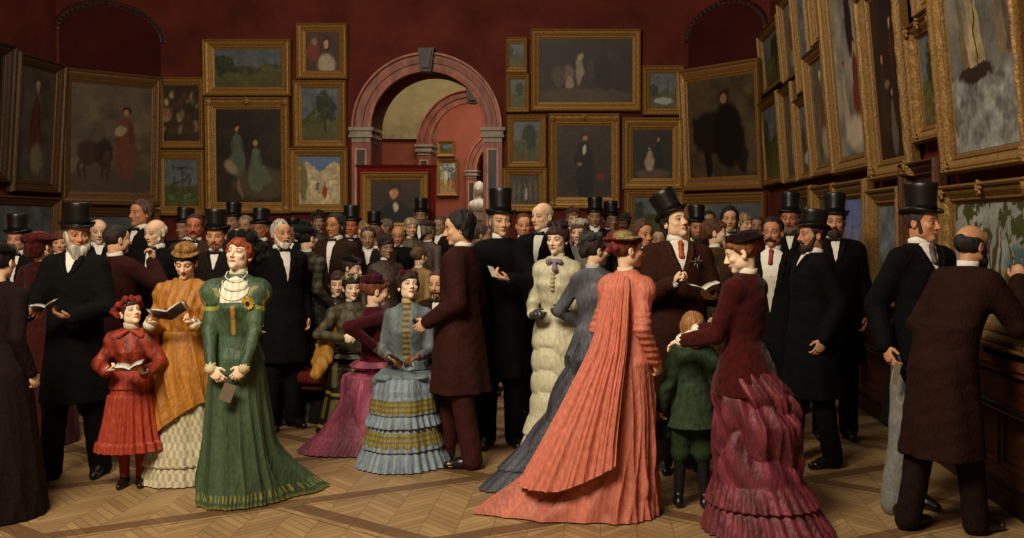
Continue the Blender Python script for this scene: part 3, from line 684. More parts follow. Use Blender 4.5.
# the portrait on the red draped stand before the arch
d = 13.6
t = thing('display_screen', 'crimson cloth covered display screen standing in the archway', 'screen', (P(396, 0, d).x, d, 0))
ww = 39 * d / F
b = MB(); b.box(-ww, ww, 0, .06, .25, P(0, 167, d).z); b.build('cloth_panel', M['velvet'], t, hx('6a1512'))
b = MB(); b.box(-ww - .02, ww + .02, -.015, .075, P(0, 167, d).z, P(0, 167, d).z + .03); b.build('top_rail', M['velvet'], t, hx('4d0f0d'))
for s in (-1, 1): MB().box(s * ww - .03, s * ww + .03, -.2, .26, 0, .25).build('foot', M['wood'], t, hx('2a150c'))
picture('gilt framed bust portrait of a dark haired man on the red screen', (0, d - .01, 0), 0, P(362, 0, d).x, P(0, 232, d).z, P(430, 0, d).x, P(0, 172, d).z, (.13, .13), 'bust', 63, tilt=0)
# marble bust on pedestal in the far room
t = thing('marble_bust', 'white marble bust on a pedestal seen through the far arch', 'sculpture', P(479, 225, 25.5).xy.to_3d())
s_ = Sdf(); s_.el((0, 0, 2.55), (.13, .15, .19)); s_.rc((0, .02, 2.2), (0, 0, 2.5), .08, .07); s_.el((0, 0, 2.12), (.27, .14, .17), .05); s_.el((0, -.15, 2.52), (.025, .03, .04))
v, f = s_.mesh(.02); newobj('bust', v, f, M['stone'], t, hx('d8cfc0'))
b = MB()
for x, z0, z1 in ((.2, 0, .15), (.15, .15, 1.75), (.19, 1.75, 1.85), (.12, 1.85, 1.95)): b.box(-x, x, -x, x, z0, z1)
b.build('pedestal', M['stone'], t, hx('8a7a66'))
# ------------------------------------------------------------------ people
SKIN = {'fair': 'ecc2a0', 'pale': 'f4d2b2', 'ruddy': 'c48a68', 'warm': 'dcaa84', 'dim': 'a07a5e'}
EYE_R = 0.0135
def head_sdf(sex='m', nose=1.0, child=False):
    jw = .9 if sex == 'f' else 1.0
    if child: jw = .92
    def f(x, y, z):
        ax = np.abs(x)
        d = d_el(x, y, z, (0, .018, .035), (.074, .094, .083))
        d = smin(d, d_el(x, y, z, (0, -.028, -.03), (.058 * jw, .062, .078)), .03)
        d = smin(d, d_el(x, y, z, (0, -.045, .045), (.058, .045, .04)), .02)
        d = smin(d, d_el(ax, y, z, (.040 * jw, -.005, -.058), (.022, .035, .03)), .03)
        d = smin(d, d_el(x, y, z, (0, -.066, -.096), (.022 * jw, .02, .018)), .025)
        d = smin(d, d_el(ax, y, z, (.038, -.06, -.022), (.02, .02, .018)), .02)
        d = smin(d, d_rc(ax, y, z, (.008, -.084, .020), (.040, -.070, .019), .0095, .008), .012)
        d = smax(d, -d_el(ax, y, z, (.031, -.096, .000), (.017, .018, .0125)), .012)
        d = smin(d, d_el(ax, y, z, (.031, -.0745, .000), (EYE_R, EYE_R, EYE_R * .9)), .003)
        d = smin(d, d_rc(x, y, z, (0, -.086, .010), (0, -.108 - .006 * (nose - 1), -.032), .0065, .0105), .01)
        d = smin(d, d_el(ax, y, z, (.011, -.094, -.036), (.0075, .009, .007)), .006)
        d = smin(d, d_rc(ax, y, z, (0, -.092, -.058), (.019, -.083, -.0615), .0058, .003), .004)
        d = smin(d, d_rc(ax, y, z, (0, -.090, -.068), (.016, -.082, -.0655), .0068, .003), .004)
        e = d_el(ax - .12 * (y), y, z, (.075, .012, -.008), (.010, .019, .031)); e = smax(e, -d_el(ax - .12 * y, y, z, (.086, .006, -.006), (.008, .009, .018)), .004)
        d = smin(d, e, .006)
        return d
    return f
def face_col(L, skin, lips, brow, eye, gaze=(0, 0), blush=.5, brow_w=1.0, lid=0.0):
    x, y, z = L[:, 0], L[:, 1], L[:, 2]; ax = np.abs(x)
    c = np.tile(np.array(skin, float), (len(L), 1))
    def mixc(m, col, a=1.0):
        m = (np.clip(m, 0, 1) * a)[:, None]; return c * (1 - m) + np.array(col) * m
    red_ = np.array(skin) * np.array([1.02, .82, .76])
    c = mixc(1 - np.sqrt(((ax - .036) / .024) ** 2 + ((z + .034) / .022) ** 2) if True else 0, red_, blush) * 1.0
    m = (y < -.04); 
    c = mixc(np.where(y < -.095, 1 - np.hypot(x / .014, (z + .034) / .016), 0), red_, blush * .7)
    lm = ((ax < .0225) & (z < -.0535 - ax * .12) & (z > -.0745 + ax * .3) & (y < -.076)).astype(float)
    c = mixc(lm, lips, .7); c = mixc(((ax < .02) & (np.abs(z + .063) < .0016) & (y < -.076)).astype(float), np.array(lips) * .45)
    bz = .0215 + .004 * np.sin(np.clip((ax - .012) / .038, 0, 1) * math.pi)
    c = mixc(((ax > .011) & (ax < .049) & (np.abs(z - bz) < .0036 * brow_w) & (y < -.05)).astype(float), brow, .85)
    ex = ax - .031
    up = .0058 * np.sqrt(np.clip(1 - (ex / .0155) ** 2, 0, 1)) * (1 - lid); dn = .0048 * np.sqrt(np.clip(1 - (ex / .0155) ** 2, 0, 1))
    near = (y < -.068) & (np.abs(ex) < .0155)
    socket_shade = (y < -.06) & (np.hypot(ex / .021, z / .015) < 1); c = mixc(socket_shade.astype(float), np.array(skin) * np.array([.74, .6, .55]), .5)  # shading of the eye sockets painted into the skin colour
    white = near & (z < up) & (z > -dn); c = mixc(white.astype(float), (.66, .6, .54), .85)
    gx = np.where(x > 0, x - .031, x + .031) - gaze[0] * .006; gz = z - gaze[1] * .003
    c = mixc((white & (np.hypot(gx, gz) < .0066)).astype(float), eye, .95)
    c = mixc((near & (z >= up) & (z < up + .0032)).astype(float), (.12, .07, .05), .85)
    c = mixc(((np.hypot(ax - .008, z + .0435) < .0036) & (y < -.085)).astype(float), np.array(skin) * .35, .8)
    return c

TM = np.array([(.82, .155, .115, 0, .01), (.92, .168, .125, 0, .012), (1.02, .158, .118, 0, .0), (1.12, .150, .110, 0, -.005), (1.24, .168, .122, 0, 0), (1.34, .172, .12, 0, .005), (1.41, .155, .1, 0, .012), (1.46, .10, .075, 0, .018), (1.50, .055, .055, 0, .02)])
TF = np.array([(.82, .165, .125, 0, .015), (.92, .172, .13, 0, .015), (1.0, .145, .115, 0, .005), (1.09, .112, .092, 0, 0), (1.18, .128, .105, 0, -.005), (1.27, .145, .122, 0, -.014), (1.34, .142, .11, 0, -.002), (1.41, .125, .085, 0, .012), (1.46, .075, .06, 0, .018), (1.50, .045, .048, 0, .02)])

def rot3(yaw=0, pitch=0, roll=0):
    # head rotation, degrees: yaw>0 turns to the viewer's right when facing the viewer, pitch>0 looks up, roll>0 leans the crown to image right
    return np.array((Matrix.Rotation(R(yaw), 3, 'Z') @ Matrix.Rotation(R(-pitch), 3, 'X') @ Matrix.Rotation(R(roll), 3, 'Y')))
def ik(S, W, l1, l2, hint):
    S, W = np.array(S, float), np.array(W, float); u = W - S; d = np.linalg.norm(u)
    if d > (l1 + l2) * .995: W = S + u / d * (l1 + l2) * .995; u = W - S; d = np.linalg.norm(u)
    u = u / d; a = (l1 * l1 - l2 * l2 + d * d) / (2 * d); h = math.sqrt(max(l1 * l1 - a * a, 0))
    hn = np.array(hint, float); hn = hn - hn.dot(u) * u; hn /= np.linalg.norm(hn) + 1e-9
    return S + u * a + hn * h, W

class Person:
    def __init__(s, label, px, eye_y, d, yaw=0, sex='m', head=None, stoop=0.0, seat=None, size=None, hs=1.0, skin='warm', lips=None,
                 brow='3a2418', eye='3a2a20', gaze=(0, 0), blush=.45, arms=None, fine=None, bulk=1.0, legs=None, hands=None, lid=.1, group=None, nose=1.0, brow_w=1.0, shift=0.0):
        s.sex, s.d, s.yaw, s.bulk = sex, d, yaw, bulk; hs = hs * .95; bulk = bulk * (.9 if sex == 'm' else .95); s.bulk = bulk
        eyeZ = EYE + (HZ - eye_y) * d / F
        s.q = fine if fine is not None else (0 if d < 6.95 else 1 if d < 8.9 else 2)
        s.T = (TM if sex == 'm' else TF).copy(); s.T[:, 1] *= bulk; s.T[:, 2] *= bulk
        s.dz = 0.0
        neck_len = .11
        hy, hp, hr = head if head else (0, 0, 0)
        s.HR = rot3(hy - yaw, hp, hr)
        s.stoop = stoop
        if seat is not None:
            s.s = size or .95; s.dz = eyeZ / s.s - 1.605; s.seated = True
        else:
            s.seated = False; s.s = size or eyeZ / (1.605 - .25 * abs(math.sin(R(stoop))) * 1)
        s.lean = math.tan(R(stoop))
        s.piv = np.array((0, .022, 1.52 + s.dz)); s.piv = s.L(s.piv)
        off = np.array((0, -.012, .085 + .11 * (hs - .95))) 
        s.H = s.piv + s.HR @ off
        if stoop: s.H = s.piv + s.HR @ off
        s.hs = hs
        b = np.array((px - VX, 0, 0)) * d / F
        cy, sy = math.cos(R(yaw)), math.sin(R(yaw))
        hxw = (cy * s.H[0] - sy * s.H[1]) * s.s; hyw = (sy * s.H[0] + cy * s.H[1]) * s.s
        s.root = thing('person', label, 'person', (b[0] - hxw, d - hyw * .3, 0), R(yaw), group)
        s.skin = np.array(hx(SKIN.get(skin, skin))); s.lips = np.array(hx(lips)) if lips else s.skin * np.array([.84, .62, .56])
        s.brow, s.eye, s.gaze, s.blush, s.lid, s.nose, s.brow_w = hx(brow), hx(eye), gaze, blush, lid, nose, brow_w
        A = {'r': (-.215, .0, .90), 'l': (.215, .0, .90)}
        hint = {'r': (-.3, 1, -.2), 'l': (.3, 1, -.2)}
        hd = {}
        if arms: 
            for k, vv in arms.items():
                A[k] = vv[0]
                if len(vv) > 1 and vv[1] is not None: hint[k] = vv[1]
                if len(vv) > 2: hd[k] = vv[2:]
        s.arm = {}
        shx = .166 * bulk if sex == 'm' else .136 * bulk
        for k, sg in (('r', -1), ('l', 1)):
            S = s.L(np.array((sg * shx, .012, 1.39 + s.dz)))
            W = np.array(A[k], float)
            if A[k][2] == .90 and s.dz: W = W + np.array((0, -.25, s.dz * .6))
            E, W = ik(S, W, .285, .255, hint[k])
            u = (W - E) / np.linalg.norm(W - E)
            n = np.array((-sg * 1.0, -.15, 0.0)); curl = .55
            if k in hd:
                if hd[k][0] is not None: u = np.array(hd[k][0], float); u /= np.linalg.norm(u)
                if len(hd[k]) > 1 and hd[k][1] is not None: n = np.array(hd[k][1], float)
                if len(hd[k]) > 2: curl = hd[k][2]
            n = n - n.dot(u) * u; n /= np.linalg.norm(n) + 1e-9
            s.arm[k] = dict(S=S, E=E, W=W, u=u, n=n, t=np.cross(u, n) * (1 if sg < 0 else -1) * 1.0, curl=curl, sg=sg)
            # thumb side: for palm facing the body with fingers down the thumb points forward
        # legs
        lg = legs or {}
        s.leg = {}
        for k, sg in (('r', -1), ('l', 1)):
            fx, fy = lg.get(k, (sg * .10, 0.0) if sex == 'm' else (sg * .07, .06))
            hip = np.array((sg * .085, .01, .9 + s.dz))
            if s.seated:
                kn = np.array((sg * .10, -.33, .49)); an = np.array((sg * .09, -.27, .09)); hip = np.array((sg * .085, -.02, .54))
            else:
                an = np.array((fx, fy, .085)); kn = hip * .48 + an * .52 + np.array((0, -.02, 0)); kn[2] = .49
            s.leg[k] = (hip, kn, an, sg)
        s.hcol = None
    def L(s, p):
        p = np.array(p, float)
        z0 = .95 + s.dz
        if s.stoop and p[2] > z0:
            h = p[2] - z0; a = R(s.stoop); q = p.copy(); q[1] = p[1] * math.cos(a) - h * math.sin(a); q[2] = z0 + h * math.cos(a) - p[1] * math.sin(a) * .0
            return q
        return p
    def tab(s, T=None, off=0.0):
        T = (s.T if T is None else T).copy(); T[:, 0] += s.dz
        if s.stoop:
            for r in T:
                if r[0] > .95 + s.dz:
                    h = r[0] - .95 - s.dz; a = R(s.stoop); r[0] = .95 + s.dz + h * math.cos(a); r[4] += -h * math.sin(a)
        T[:, 1] += off; T[:, 2] += off
        return T
    def out(s, name, v, f, mat, col, parent=None):
        return newobj(name, v * s.s, f, M[mat] if isinstance(mat, str) else mat, parent or s.root, col)
    def hand(s, sd, A, grow=0.0, only=None):
        W, u, n, t, c = A['W'], A['u'], A['n'], A['t'], A['curl']
        k = (.93 if s.sex == 'f' else 1.04) * (s.hs if s.hs < 1.1 else 1.0)
        o = 0.004
        pc = W + u * .047 * k
        Bm = np.stack([u, t, n])
        def palm(x, y, z):
            dx, dy, dz = x - pc[0], y - pc[1], z - pc[2]
            a = dx * u[0] + dy * u[1] + dz * u[2]; b = dx * t[0] + dy * t[1] + dz * t[2]; e = dx * n[0] + dy * n[1] + dz * n[2]
            return d_el(a, b, e, (0, 0, 0), (.05 * k + grow, .039 * k + grow, .0155 * k + grow))
        sd.fn(palm, pc - .055, pc + .055, .012)
        for i, (off, ln) in enumerate(((.029, .072), (.010, .08), (-.010, .074), (-.028, .06))):
            p = W + u * (.082 - .004 * abs(i - 1)) * k + t * off * k
            ci = c * (1 + .12 * i); r = .0078 * k + grow
            d1 = u * math.cos(ci) + n * math.sin(ci); d2 = u * math.cos(ci * 2.1) + n * math.sin(ci * 2.1); d3 = u * math.cos(ci * 2.8) + n * math.sin(ci * 2.8)
            q1 = p + d1 * ln * .48 * k; q2 = q1 + d2 * ln * .32 * k; q3 = q2 + d3 * ln * .22 * k
            sd.rc(p - u * .02, q1, r * 1.05, r, k=.005); sd.rc(q1, q2, r, r * .93, k=.003); sd.rc(q2, q3, r * .93, r * .8, k=.003)
        p = W + u * .022 * k + t * .026 * k; dth = u * .62 + t * .62 + n * .42; dth /= np.linalg.norm(dth); q = p + dth * .038 * k; d4 = u * .85 + t * .2 + n * .5; d4 /= np.linalg.norm(d4)
        sd.rc(p, q, .0125 * k + grow, .0095 * k + grow, k=.01); sd.rc(q, q + d4 * .03 * k, .0095 * k + grow, .0078 * k + grow, k=.004)
    def body(s):
        sd = Sdf(); T = s.tab()
        if s.sex == 'f': T[:3, 1] -= .02; T[:3, 2] -= .012
        sd.loft(T, off=-.012, z1=s.L((0, 0, 1.44 + s.dz))[2])
        for k, A in s.arm.items():
            sh = .056 if s.sex == 'm' else .044
            sd.rc(s.L((0, .02, 1.41 + s.dz)), A['S'], .045, .04, k=.04)
            sd.rc(A['S'], A['E'], sh * .95, sh * .76, k=.03); sd.rc(A['E'], A['W'], sh * .76, .026 if s.sex == 'm' else .022, k=.015)
            s.hand(sd, A)
        for k, (hip, kn, an, sg) in s.leg.items():
            hr = .085 if s.sex == 'm' else .06; sd.rc(hip, kn, hr, hr * .65, k=.04); sd.rc(kn, an, hr * .65, .036, k=.02)
            sd.rc(an + np.array((0, .02, -.04)), an + np.array((sg * .02, -.15, -.055)), .036, .026, k=.02)
        nb = s.L((0, .022, 1.42 + s.dz)); top = s.H + s.HR @ np.array((0, .03, -.055)) * s.hs
        nr = .047 if s.sex == 'm' else .039
        if s.hs > 1.1: nr *= 1.05
        sd.rc(nb, top, nr * 1.02, nr, k=.025)
        hf = head_sdf(s.sex, s.nose, s.hs > 1.1); HR, H, hs = s.HR, s.H, s.hs
        def hd(x, y, z):
            dx, dy, dz = (x - H[0]) / hs, (y - H[1]) / hs, (z - H[2]) / hs
            a = dx * HR[0, 0] + dy * HR[1, 0] + dz * HR[2, 0]; b = dx * HR[0, 1] + dy * HR[1, 1] + dz * HR[2, 1]; c = dx * HR[0, 2] + dy * HR[1, 2] + dz * HR[2, 2]
            return hf(a, b, c) * hs
        sd.fn(hd, H - .13 * hs, H + .13 * hs, .02)
        hh = (.0036, .005, .0075)[s.q]; hb = (.016, .02, .03)[s.q]; hh2 = (.0042, .006, .009)[s.q]
        fines = [(H - .125 * hs, H + .125 * hs, hh)]
        if s.q < 2:
            for A in s.arm.values():
                c = A['W'] + A['u'] * .09; fines.append((c - .1, c + .1, hh2))
        v, f = sd.mesh(hb, fines)
        Lc = ((v - H) @ HR) / hs
        col = np.tile(s.skin, (len(v), 1)) * (.985 + .03 * np.sin(v[:, :1] * 40 + v[:, 2:] * 31))
        m = np.linalg.norm(Lc, axis=1) < .15
        col[m] = face_col(Lc[m], s.skin, s.lips, s.brow, s.eye, s.gaze, s.blush, s.brow_w, s.lid)
        s.bodyobj = s.out('body', v, f, 'skin', col)
        return s
    def hmesh(s, name, sd, mat, col, amp=0.0, fr=(60, 60, 30), h=None, sub=None):
        v, f = sd.mesh(h or (.0042, .0055, .0075)[s.q])
        if len(v) == 0: return None
        if amp:
            v = v + normals(v, f) * (amp * wob(v, fr, s.d * 3.1))[:, None]
        if callable(col): c = col(v)
        else:
            k = .5 + .5 * np.clip(wob(v, (110, 110, 40), 1.3), -1, 1); c = np.array(hx(col)) * (.75 + .5 * k[:, None])
        v = (v * s.hs) @ s.HR.T + s.H
        return s.out(name, v, f, mat, c)
    def hair(s, col, style='short', amp=.0055):
        sd = Sdf(); g = .009; amp = .009 if style in ('wavy', 'curly', 'long') else amp
        if style in ('short', 'long', 'wavy', 'bun', 'fringe', 'curly', 'bald', 'bob'):
            if style == 'bald':
                sd.el((0, .024, .02), (.074 + g, .092 + g, .07 + g), .01)
                sd.fn(lambda x, y, z: (.055 - z) + 0 * x + 0 * y, (-.2, -.2, -.2), (.2, .2, .2), .01, 'i') if False else None
                sd.fn(lambda x, y, z: (z - .038 - .25 * y) + 0 * x, (-.2, -.2, -.2), (.2, .2, .3), .012, 'i')
            else:
                gg = {'short': g, 'long': .014, 'wavy': .014, 'bun': .010, 'fringe': .012, 'curly': .017, 'bob': .014}[style]
                sd.el((0, .022, .037), (.074 + gg, .094 + gg, .083 + gg), .01)
        h0 = {'short': .0, 'wavy': .0, 'long': .0, 'bun': -.004, 'fringe': -.02, 'curly': -.012, 'bald': 0, 'bob': -.01}.get(style, 0)
        if style in ('long', 'wavy', 'bob'):
            zl = {'long': -.1, 'wavy': -.06, 'bob': -.12}[style]
            sd.el((0, .055, zl * .6), (.07, .05, .075), .03)
            for sg in (-1, 1): sd.rc((sg * .07, .03, .03), (sg * .066, .045, zl), .02, .018, k=.02)
        # hairline
        sd.fn(lambda x, y, z: -((z - .05 - h0) + (y + .045) * 1.35 + .0 * x - .012 * np.cos(x * 40)), (-.2, -.2, -.2), (.2, .2, .2), .008, 'i')
        if style in ('fringe', 'curly', 'bun'):
            for i, a in enumerate(np.linspace(-1, 1, 7)):
                sd.el((a * .056, -.080 + .036 * a * a, .070 - .014 * abs(a) - (.0 if style == 'bun' else .008)), (.02, .017, .019), .012)
            for sg in (-1, 1): sd.rc((sg * .07, -.02, .04), (sg * .075, .0, -.005), .013, .008, k=.01)
        if style == 'bun': sd.el((0, .115, .03), (.04, .035, .042), .015)
        if style in ('fringe', 'curly'): sd.el((0, .1, -.015), (.045, .035, .05), .02)
        return s.hmesh('hair', sd, 'hair', col, amp, (48, 48, 26))
    def whiskers(s, col, style, name=None):
        sd = Sdf()
        if 'm' in style:
            for sg in (-1, 1): sd.rc((sg * .002, -.1, -.0495), (sg * .03, -.084, -.060), .0085, .005, k=.004)
        if 'M' in style:
            for sg in (-1, 1): sd.rc((sg * .003, -.1, -.052), (sg * .042, -.078, -.064), .011, .007, k=.005)
        if 'g' in style: sd.rc((0, -.082, -.088), (0, -.088, -.135), .02, .008, k=.01)
        if 'b' in style or 'B' in style:
            big = 1.35 if 'B' in style else 1.0
            sd.el((0, -.066, -.105), (.042 * big, .032 * big, .038 * big), .02)
            if 'B' in style: sd.el((0, -.075, -.15), (.045, .033, .05), .03)
            for sg in (-1, 1): sd.rc((sg * .071, -.012, -.01), (sg * .045, -.048, -.09), .011, .021 * big, k=.02)
            sd.el((0, -.098, -.066), (.017, .014, .007), .005, 's')
        if 's' in style:
            for sg in (-1, 1): sd.rc((sg * .072, -.012, .01), (sg * .062, -.025, -.055), .012, .014, k=.01)
        if style == 's':
            for sg in (-1, 1):
                s1 = Sdf(); s1.rc((sg * .072, -.012, .01), (sg * .062, -.025, -.055), .012, .014, k=.01); s.hmesh('side_whisker', s1, 'hair', col, .0025, (90, 90, 40), h=(.0036, .005, .007)[s.q])
            return
        return s.hmesh(name or ('moustache' if style in ('m', 'M') else 'beard'), sd, 'hair', col, .0025, (90, 90, 40), h=(.0036, .005, .007)[s.q])
    # --- hats
    def top_hat(s, tilt=8, roll=0, col='15110f', hh=.165, yaw=0, z=.058):
        rows = []; n = 40
        prof = [(.0, hh), (.7, hh + .002), (.96, hh), (1.0, hh - .006), (.985, hh - .03), (.93, hh * .5), (.9, .035), (.9, .012), (.93, .004)]
        ring = lambda r, z, k=0.0: [(.087 * r * math.cos(a), .104 * r * math.sin(a), z + k * (math.cos(a) ** 2)) for a in np.linspace(0, 2 * math.pi, n + 1)[:-1]]
        for r, z_ in prof: rows.append(ring(max(r, .02), z_))
        for r, z_, k in ((1.08, -.001, .004), (1.2, -.005, .014), (1.3, -.006, .026), (1.335, -.002, .034), (1.31, -.010, .03), (1.2, -.012, .012), (1.08, -.008, .0), (.94, -.006, 0), (.9, .0, 0), (.5, .03, 0)):
            rows.append(ring(r, z_, k))
        v = [];  m = n
        for r_ in rows: v += r_
        v = np.array(v); f = np.array([(a * m + b, a * m + (b + 1) % m, (a + 1) * m + (b + 1) % m, (a + 1) * m + b) for a in range(len(rows) - 1) for b in range(m)])
        Rm = rot3(yaw, -0 + tilt, roll)
        def put(v): return ((v @ Rm.T + np.array((0, .012, z))) * s.hs) @ s.HR.T + s.H
        h = s.out('top_hat', put(v), f[:, ::-1], 'felt', hx(col))
        rows = []
        for r, z_ in ((.905, .01), (.93, .012), (.935, .04), (.91, .042)): rows.append(ring(r, z_))
        v = np.array([p for r_ in rows for p in r_]); f = np.array([(a * m + b, a * m + (b + 1) % m, (a + 1) * m + (b + 1) % m, (a + 1) * m + b) for a in range(3) for b in range(m)])
        s.out('hat_band', put(v), f, 'cloth', hx('0b0909'), parent=h)
        return h
    def soft_hat(s, fn, col, mat='velvet', amp=.004, name='hat'):
        sd = Sdf(); fn(sd); return s.hmesh(name, sd, mat, col, amp, (45, 45, 45))
    # --- garments
    def sleeve(s, sd, A, off, r0, r1, r2, cut=.0, puff=0, puff2=0):
        S, E, W = A['S'], A['E'], A['W']; w2 = W - A['u'] * 0; w2 = E + (W - E) * (1 - cut)
        sd.rc(S, E, r0 + off, r1 + off, k=.035); sd.rc(E, w2, r1 + off, r2 + off, k=.012)
        if puff:
            c = S + (E - S) * .16 + np.array((A['sg'] * .012, 0, .012)); sd.el(c, (.06 + puff, .058 + puff * .8, .062 + puff), .03)
        if puff2:
            c = S + (E - S) * .5; sd.rc(S + (E - S) * .3, S + (E - S) * .78, r1 + puff2, r1 + puff2 * .9, k=.02)
    def coat(s, col, hem=.52, flare=.035, mat='cloth', open_z=1.18, vw=.06, name='coat', off=.026, lapel=True, folds=.012, amp=.004, cutaway=0, waist=None, colf=None, arms=True):
        sd = Sdf(); T = s.tab(); dz = s.dz
        sd.loft(T, off=off, z0=.86 + dz, z1=s.L((0, 0, 1.475 + dz))[2], k=.03)
        if hem < .95 and not s.seated:
            w0 = s.T[2, 1] + off; a1 = .175 * s.bulk + off + flare; ty = 0
            tb = [(1.12, w0 - .006, s.T[3, 2] + off, 0, 0), (1.0, .16 * s.bulk + off, .125 * s.bulk + off, 0, .0), (.9, .175 * s.bulk + off, .14 + off, 0, .0), (hem, a1 + .01, .14 + off + flare * 1.1, 0, .01)]
            if cutaway: sg_ = 1
            sd.loft(tb, z0=hem, z1=1.12, k=.04, fold=lambda th, z: folds * 3 * np.sin(7 * th + 1 + 2 * z) * np.clip((.98 - z) * 3, 0, 1))
        for k, A in s.arm.items():
            r = (.06, .05, .038) if s.sex == 'm' else (.047, .041, .031)
            sd.rc(s.L((0, .02, 1.415 + dz)), A['S'], .052 + off * .3, r[0] * .8 + off * .5, k=.05)
            if arms: s.sleeve(sd, A, off * .55, *r, cut=.03)
        if open_z is not None:
            zb, zt = open_z + dz, 1.49 + dz
            yc = -.035; st = R(s.stoop)
            def cut(x, y, z):
                wd = np.clip((z - zb) / (zt - zb), -1, 1) * vw
                return np.maximum(np.abs(x) - wd, np.maximum(y - yc + 0 * z + (z - .95 - dz) * math.tan(st), zb - z))
            sd.fn(cut, (-.1, -.25 - .6 * math.sin(st), zb), (.1, .0, zt + .05), .005, 's')
        ht = (.0085, .011, .015)[s.q]
        v, f = sd.mesh(ht)
        v = v + normals(v, f) * (amp * wob(v, (16, 16, 20), s.d))[:, None]
        c = colf(v) if colf else np.array(hx(col))
        o = s.out(name, v, f, mat, c)
        if lapel and open_z is not None and s.q < 2:
            for sg in (-1, 1):
                ls = Sdf(); zb, zt = open_z + dz, 1.46 + dz
                pts = []
                for t in np.linspace(0, 1, 7):
                    z = zb + (zt - zb) * t; b_ = np.interp(z - dz, s.T[:, 0], s.T[:, 2]) + off; a_ = np.interp(z - dz, s.T[:, 0], s.T[:, 1]) + off
                    x = sg * (vw * t + .012 + .018 * math.sin(t * 2.6)); y = -b_ * math.sqrt(max(.05, 1 - (x / a_) ** 2)) + .006
                    pts.append(s.L((x, y + .01, z)))
                for p, q in zip(pts[:-1], pts[1:]): ls.rc(p, q, .016, .016, k=.01)
                vv, ff = ls.mesh(.007)
                s.out('lapel', vv, ff, mat, (np.array(hx(col)) * 1.12 + .008), parent=o)
        return o
    def shirt(s, col='e6ddd0', open_z=1.18, vest=None, vest_z=1.3):
        dz = s.dz; T = s.tab()
        def mk(name, c, z0, z1, off, w=.088, mat='linen'):
            sd = Sdf(); sd.loft(T, off=off, z0=z0 + dz, z1=z1 + dz, k=0)
            st = math.tan(R(s.stoop))
            sd.fn(lambda x, y, z: np.maximum(np.abs(x) - w, y + .03 + (z - .95 - dz) * st), (-.4, -.9, -1), (.4, .6, 3), .003, 'i')
            v, f = sd.mesh((.007, .009, .012)[s.q]); 
            if len(v): s.out(name, v, f, mat, hx(c))
        mk('shirt_front', col, open_z - .06, 1.49, .012)
        if vest: mk('waistcoat', vest, open_z - .05, vest_z, .02, .092, 'cloth')
    def collar(s, col='e8e0d2', h=.045, open_=.35, r=None, name='collar'):
        nb = s.L((0, .022, 1.462 + s.dz)); top = s.piv + s.HR @ np.array((0, .02, .015))
        h = h + .008; r0 = (r or (.058 if s.sex == 'm' else .049)) * (1.05 if s.hs > 1.1 else 1)
        dr = top - nb; dr /= np.linalg.norm(dr); ax_ = np.array((1.0, 0, 0)); ay = np.cross(dr, ax_)
        rows = []
        for t, rr in ((0, 1.05), (1, 1.0), (1.02, .94), (0, .96)):
            rows.append([nb + dr * h * t * (1 if math.sin(a) < .3 else 1.0) + (ax_ * math.cos(a) * rr + ay * math.sin(a) * rr) * r0 for a in np.linspace(0, 2 * math.pi, 33)[:-1]])
        v = np.array([p for r_ in rows for p in r_]); m = 32
        f = np.array([(a * m + b, a * m + (b + 1) % m, ((a + 1) % 4) * m + (b + 1) % m, ((a + 1) % 4) * m + b) for a in range(4) for b in range(m)])
        return s.out(name, v, f, 'linen', hx(col))
    def front(s, z, x=0.0, off=.02):
        a = np.interp(z, s.T[:, 0], s.T[:, 1]) + off; b = np.interp(z, s.T[:, 0], s.T[:, 2]) + off; cy = np.interp(z, s.T[:, 0], s.T[:, 4])
        return s.L((x, cy - b * math.sqrt(max(.04, 1 - (x / a) ** 2)), z + s.dz))
    def tie(s, col='1a1413', style='bow'):
        c = s.L((0, -.066, 1.476 + s.dz)); sd = Sdf()
        if style == 'bow':
            for sg in (-1, 1): sd.rc(c, c + np.array((sg * .034, .004, .002)), .007, .016, k=.004)
            sd.el(c + np.array((0, -.006, 0)), (.010, .010, .012), .004)
        else:
            sd.el(c + np.array((0, -.008, -.004)), (.019, .014, .018), .006); p = c + np.array((0, -.012, -.012))
            for z, r_ in ((1.43, .016), (1.385, .02)): q = s.front(z, off=.012); sd.rc(p, q, .015, r_, k=.01); p = q
        v, f = sd.mesh(.005); return s.out('bow_tie' if style == 'bow' else 'cravat', v, f, 'silk', hx(col))
    def trousers(s, col='151110', r=.03, breeches=False):
        for_ = Sdf()
        for k, (hip, kn, an, sg) in s.leg.items():
            for_.rc(hip, kn, .088 + r * .4, .06 + r * .6, k=.05)
            if breeches: for_.rc(kn, kn + np.array((0, 0, -.06)), .07 + r * .5, .055, k=.02)
            else: for_.rc(kn, an + np.array((0, .005, -.03)), .058 + r * .6, .048 + r * .7, k=.03)
        v, f = for_.mesh((.012, .014, .018)[s.q]); v = v + normals(v, f) * (.004 * wob(v, (18, 18, 16), 2.2))[:, None]
        s.out('breeches' if breeches else 'trousers', v, f, 'cloth', hx(col))
    def shoes(s, col='120d0b'):
        for k, (hip, kn, an, sg) in s.leg.items():
            sd = Sdf(); a = an.copy(); kk = s.hs if s.hs > 1.1 else 1
            sd.rc(a + np.array((0, .025, -.035)), a + np.array((sg * .006, -.08, -.045)), .043, .036, k=.02); sd.rc(a + np.array((sg * .006, -.08, -.045)), a + np.array((sg * .02, -.165, -.058)), .038, .026, k=.02)
            sd.rc(a, a + np.array((0, .01, .03)), .042, .042, k=.02)
            sd.fn(lambda x, y, z: .002 - z + 0 * x + 0 * y, (-2, -2, -1), (2, 2, .05), .004, 'i')
            v, f = sd.mesh(.009); s.out('shoe', v, f, 'leather', hx(col))
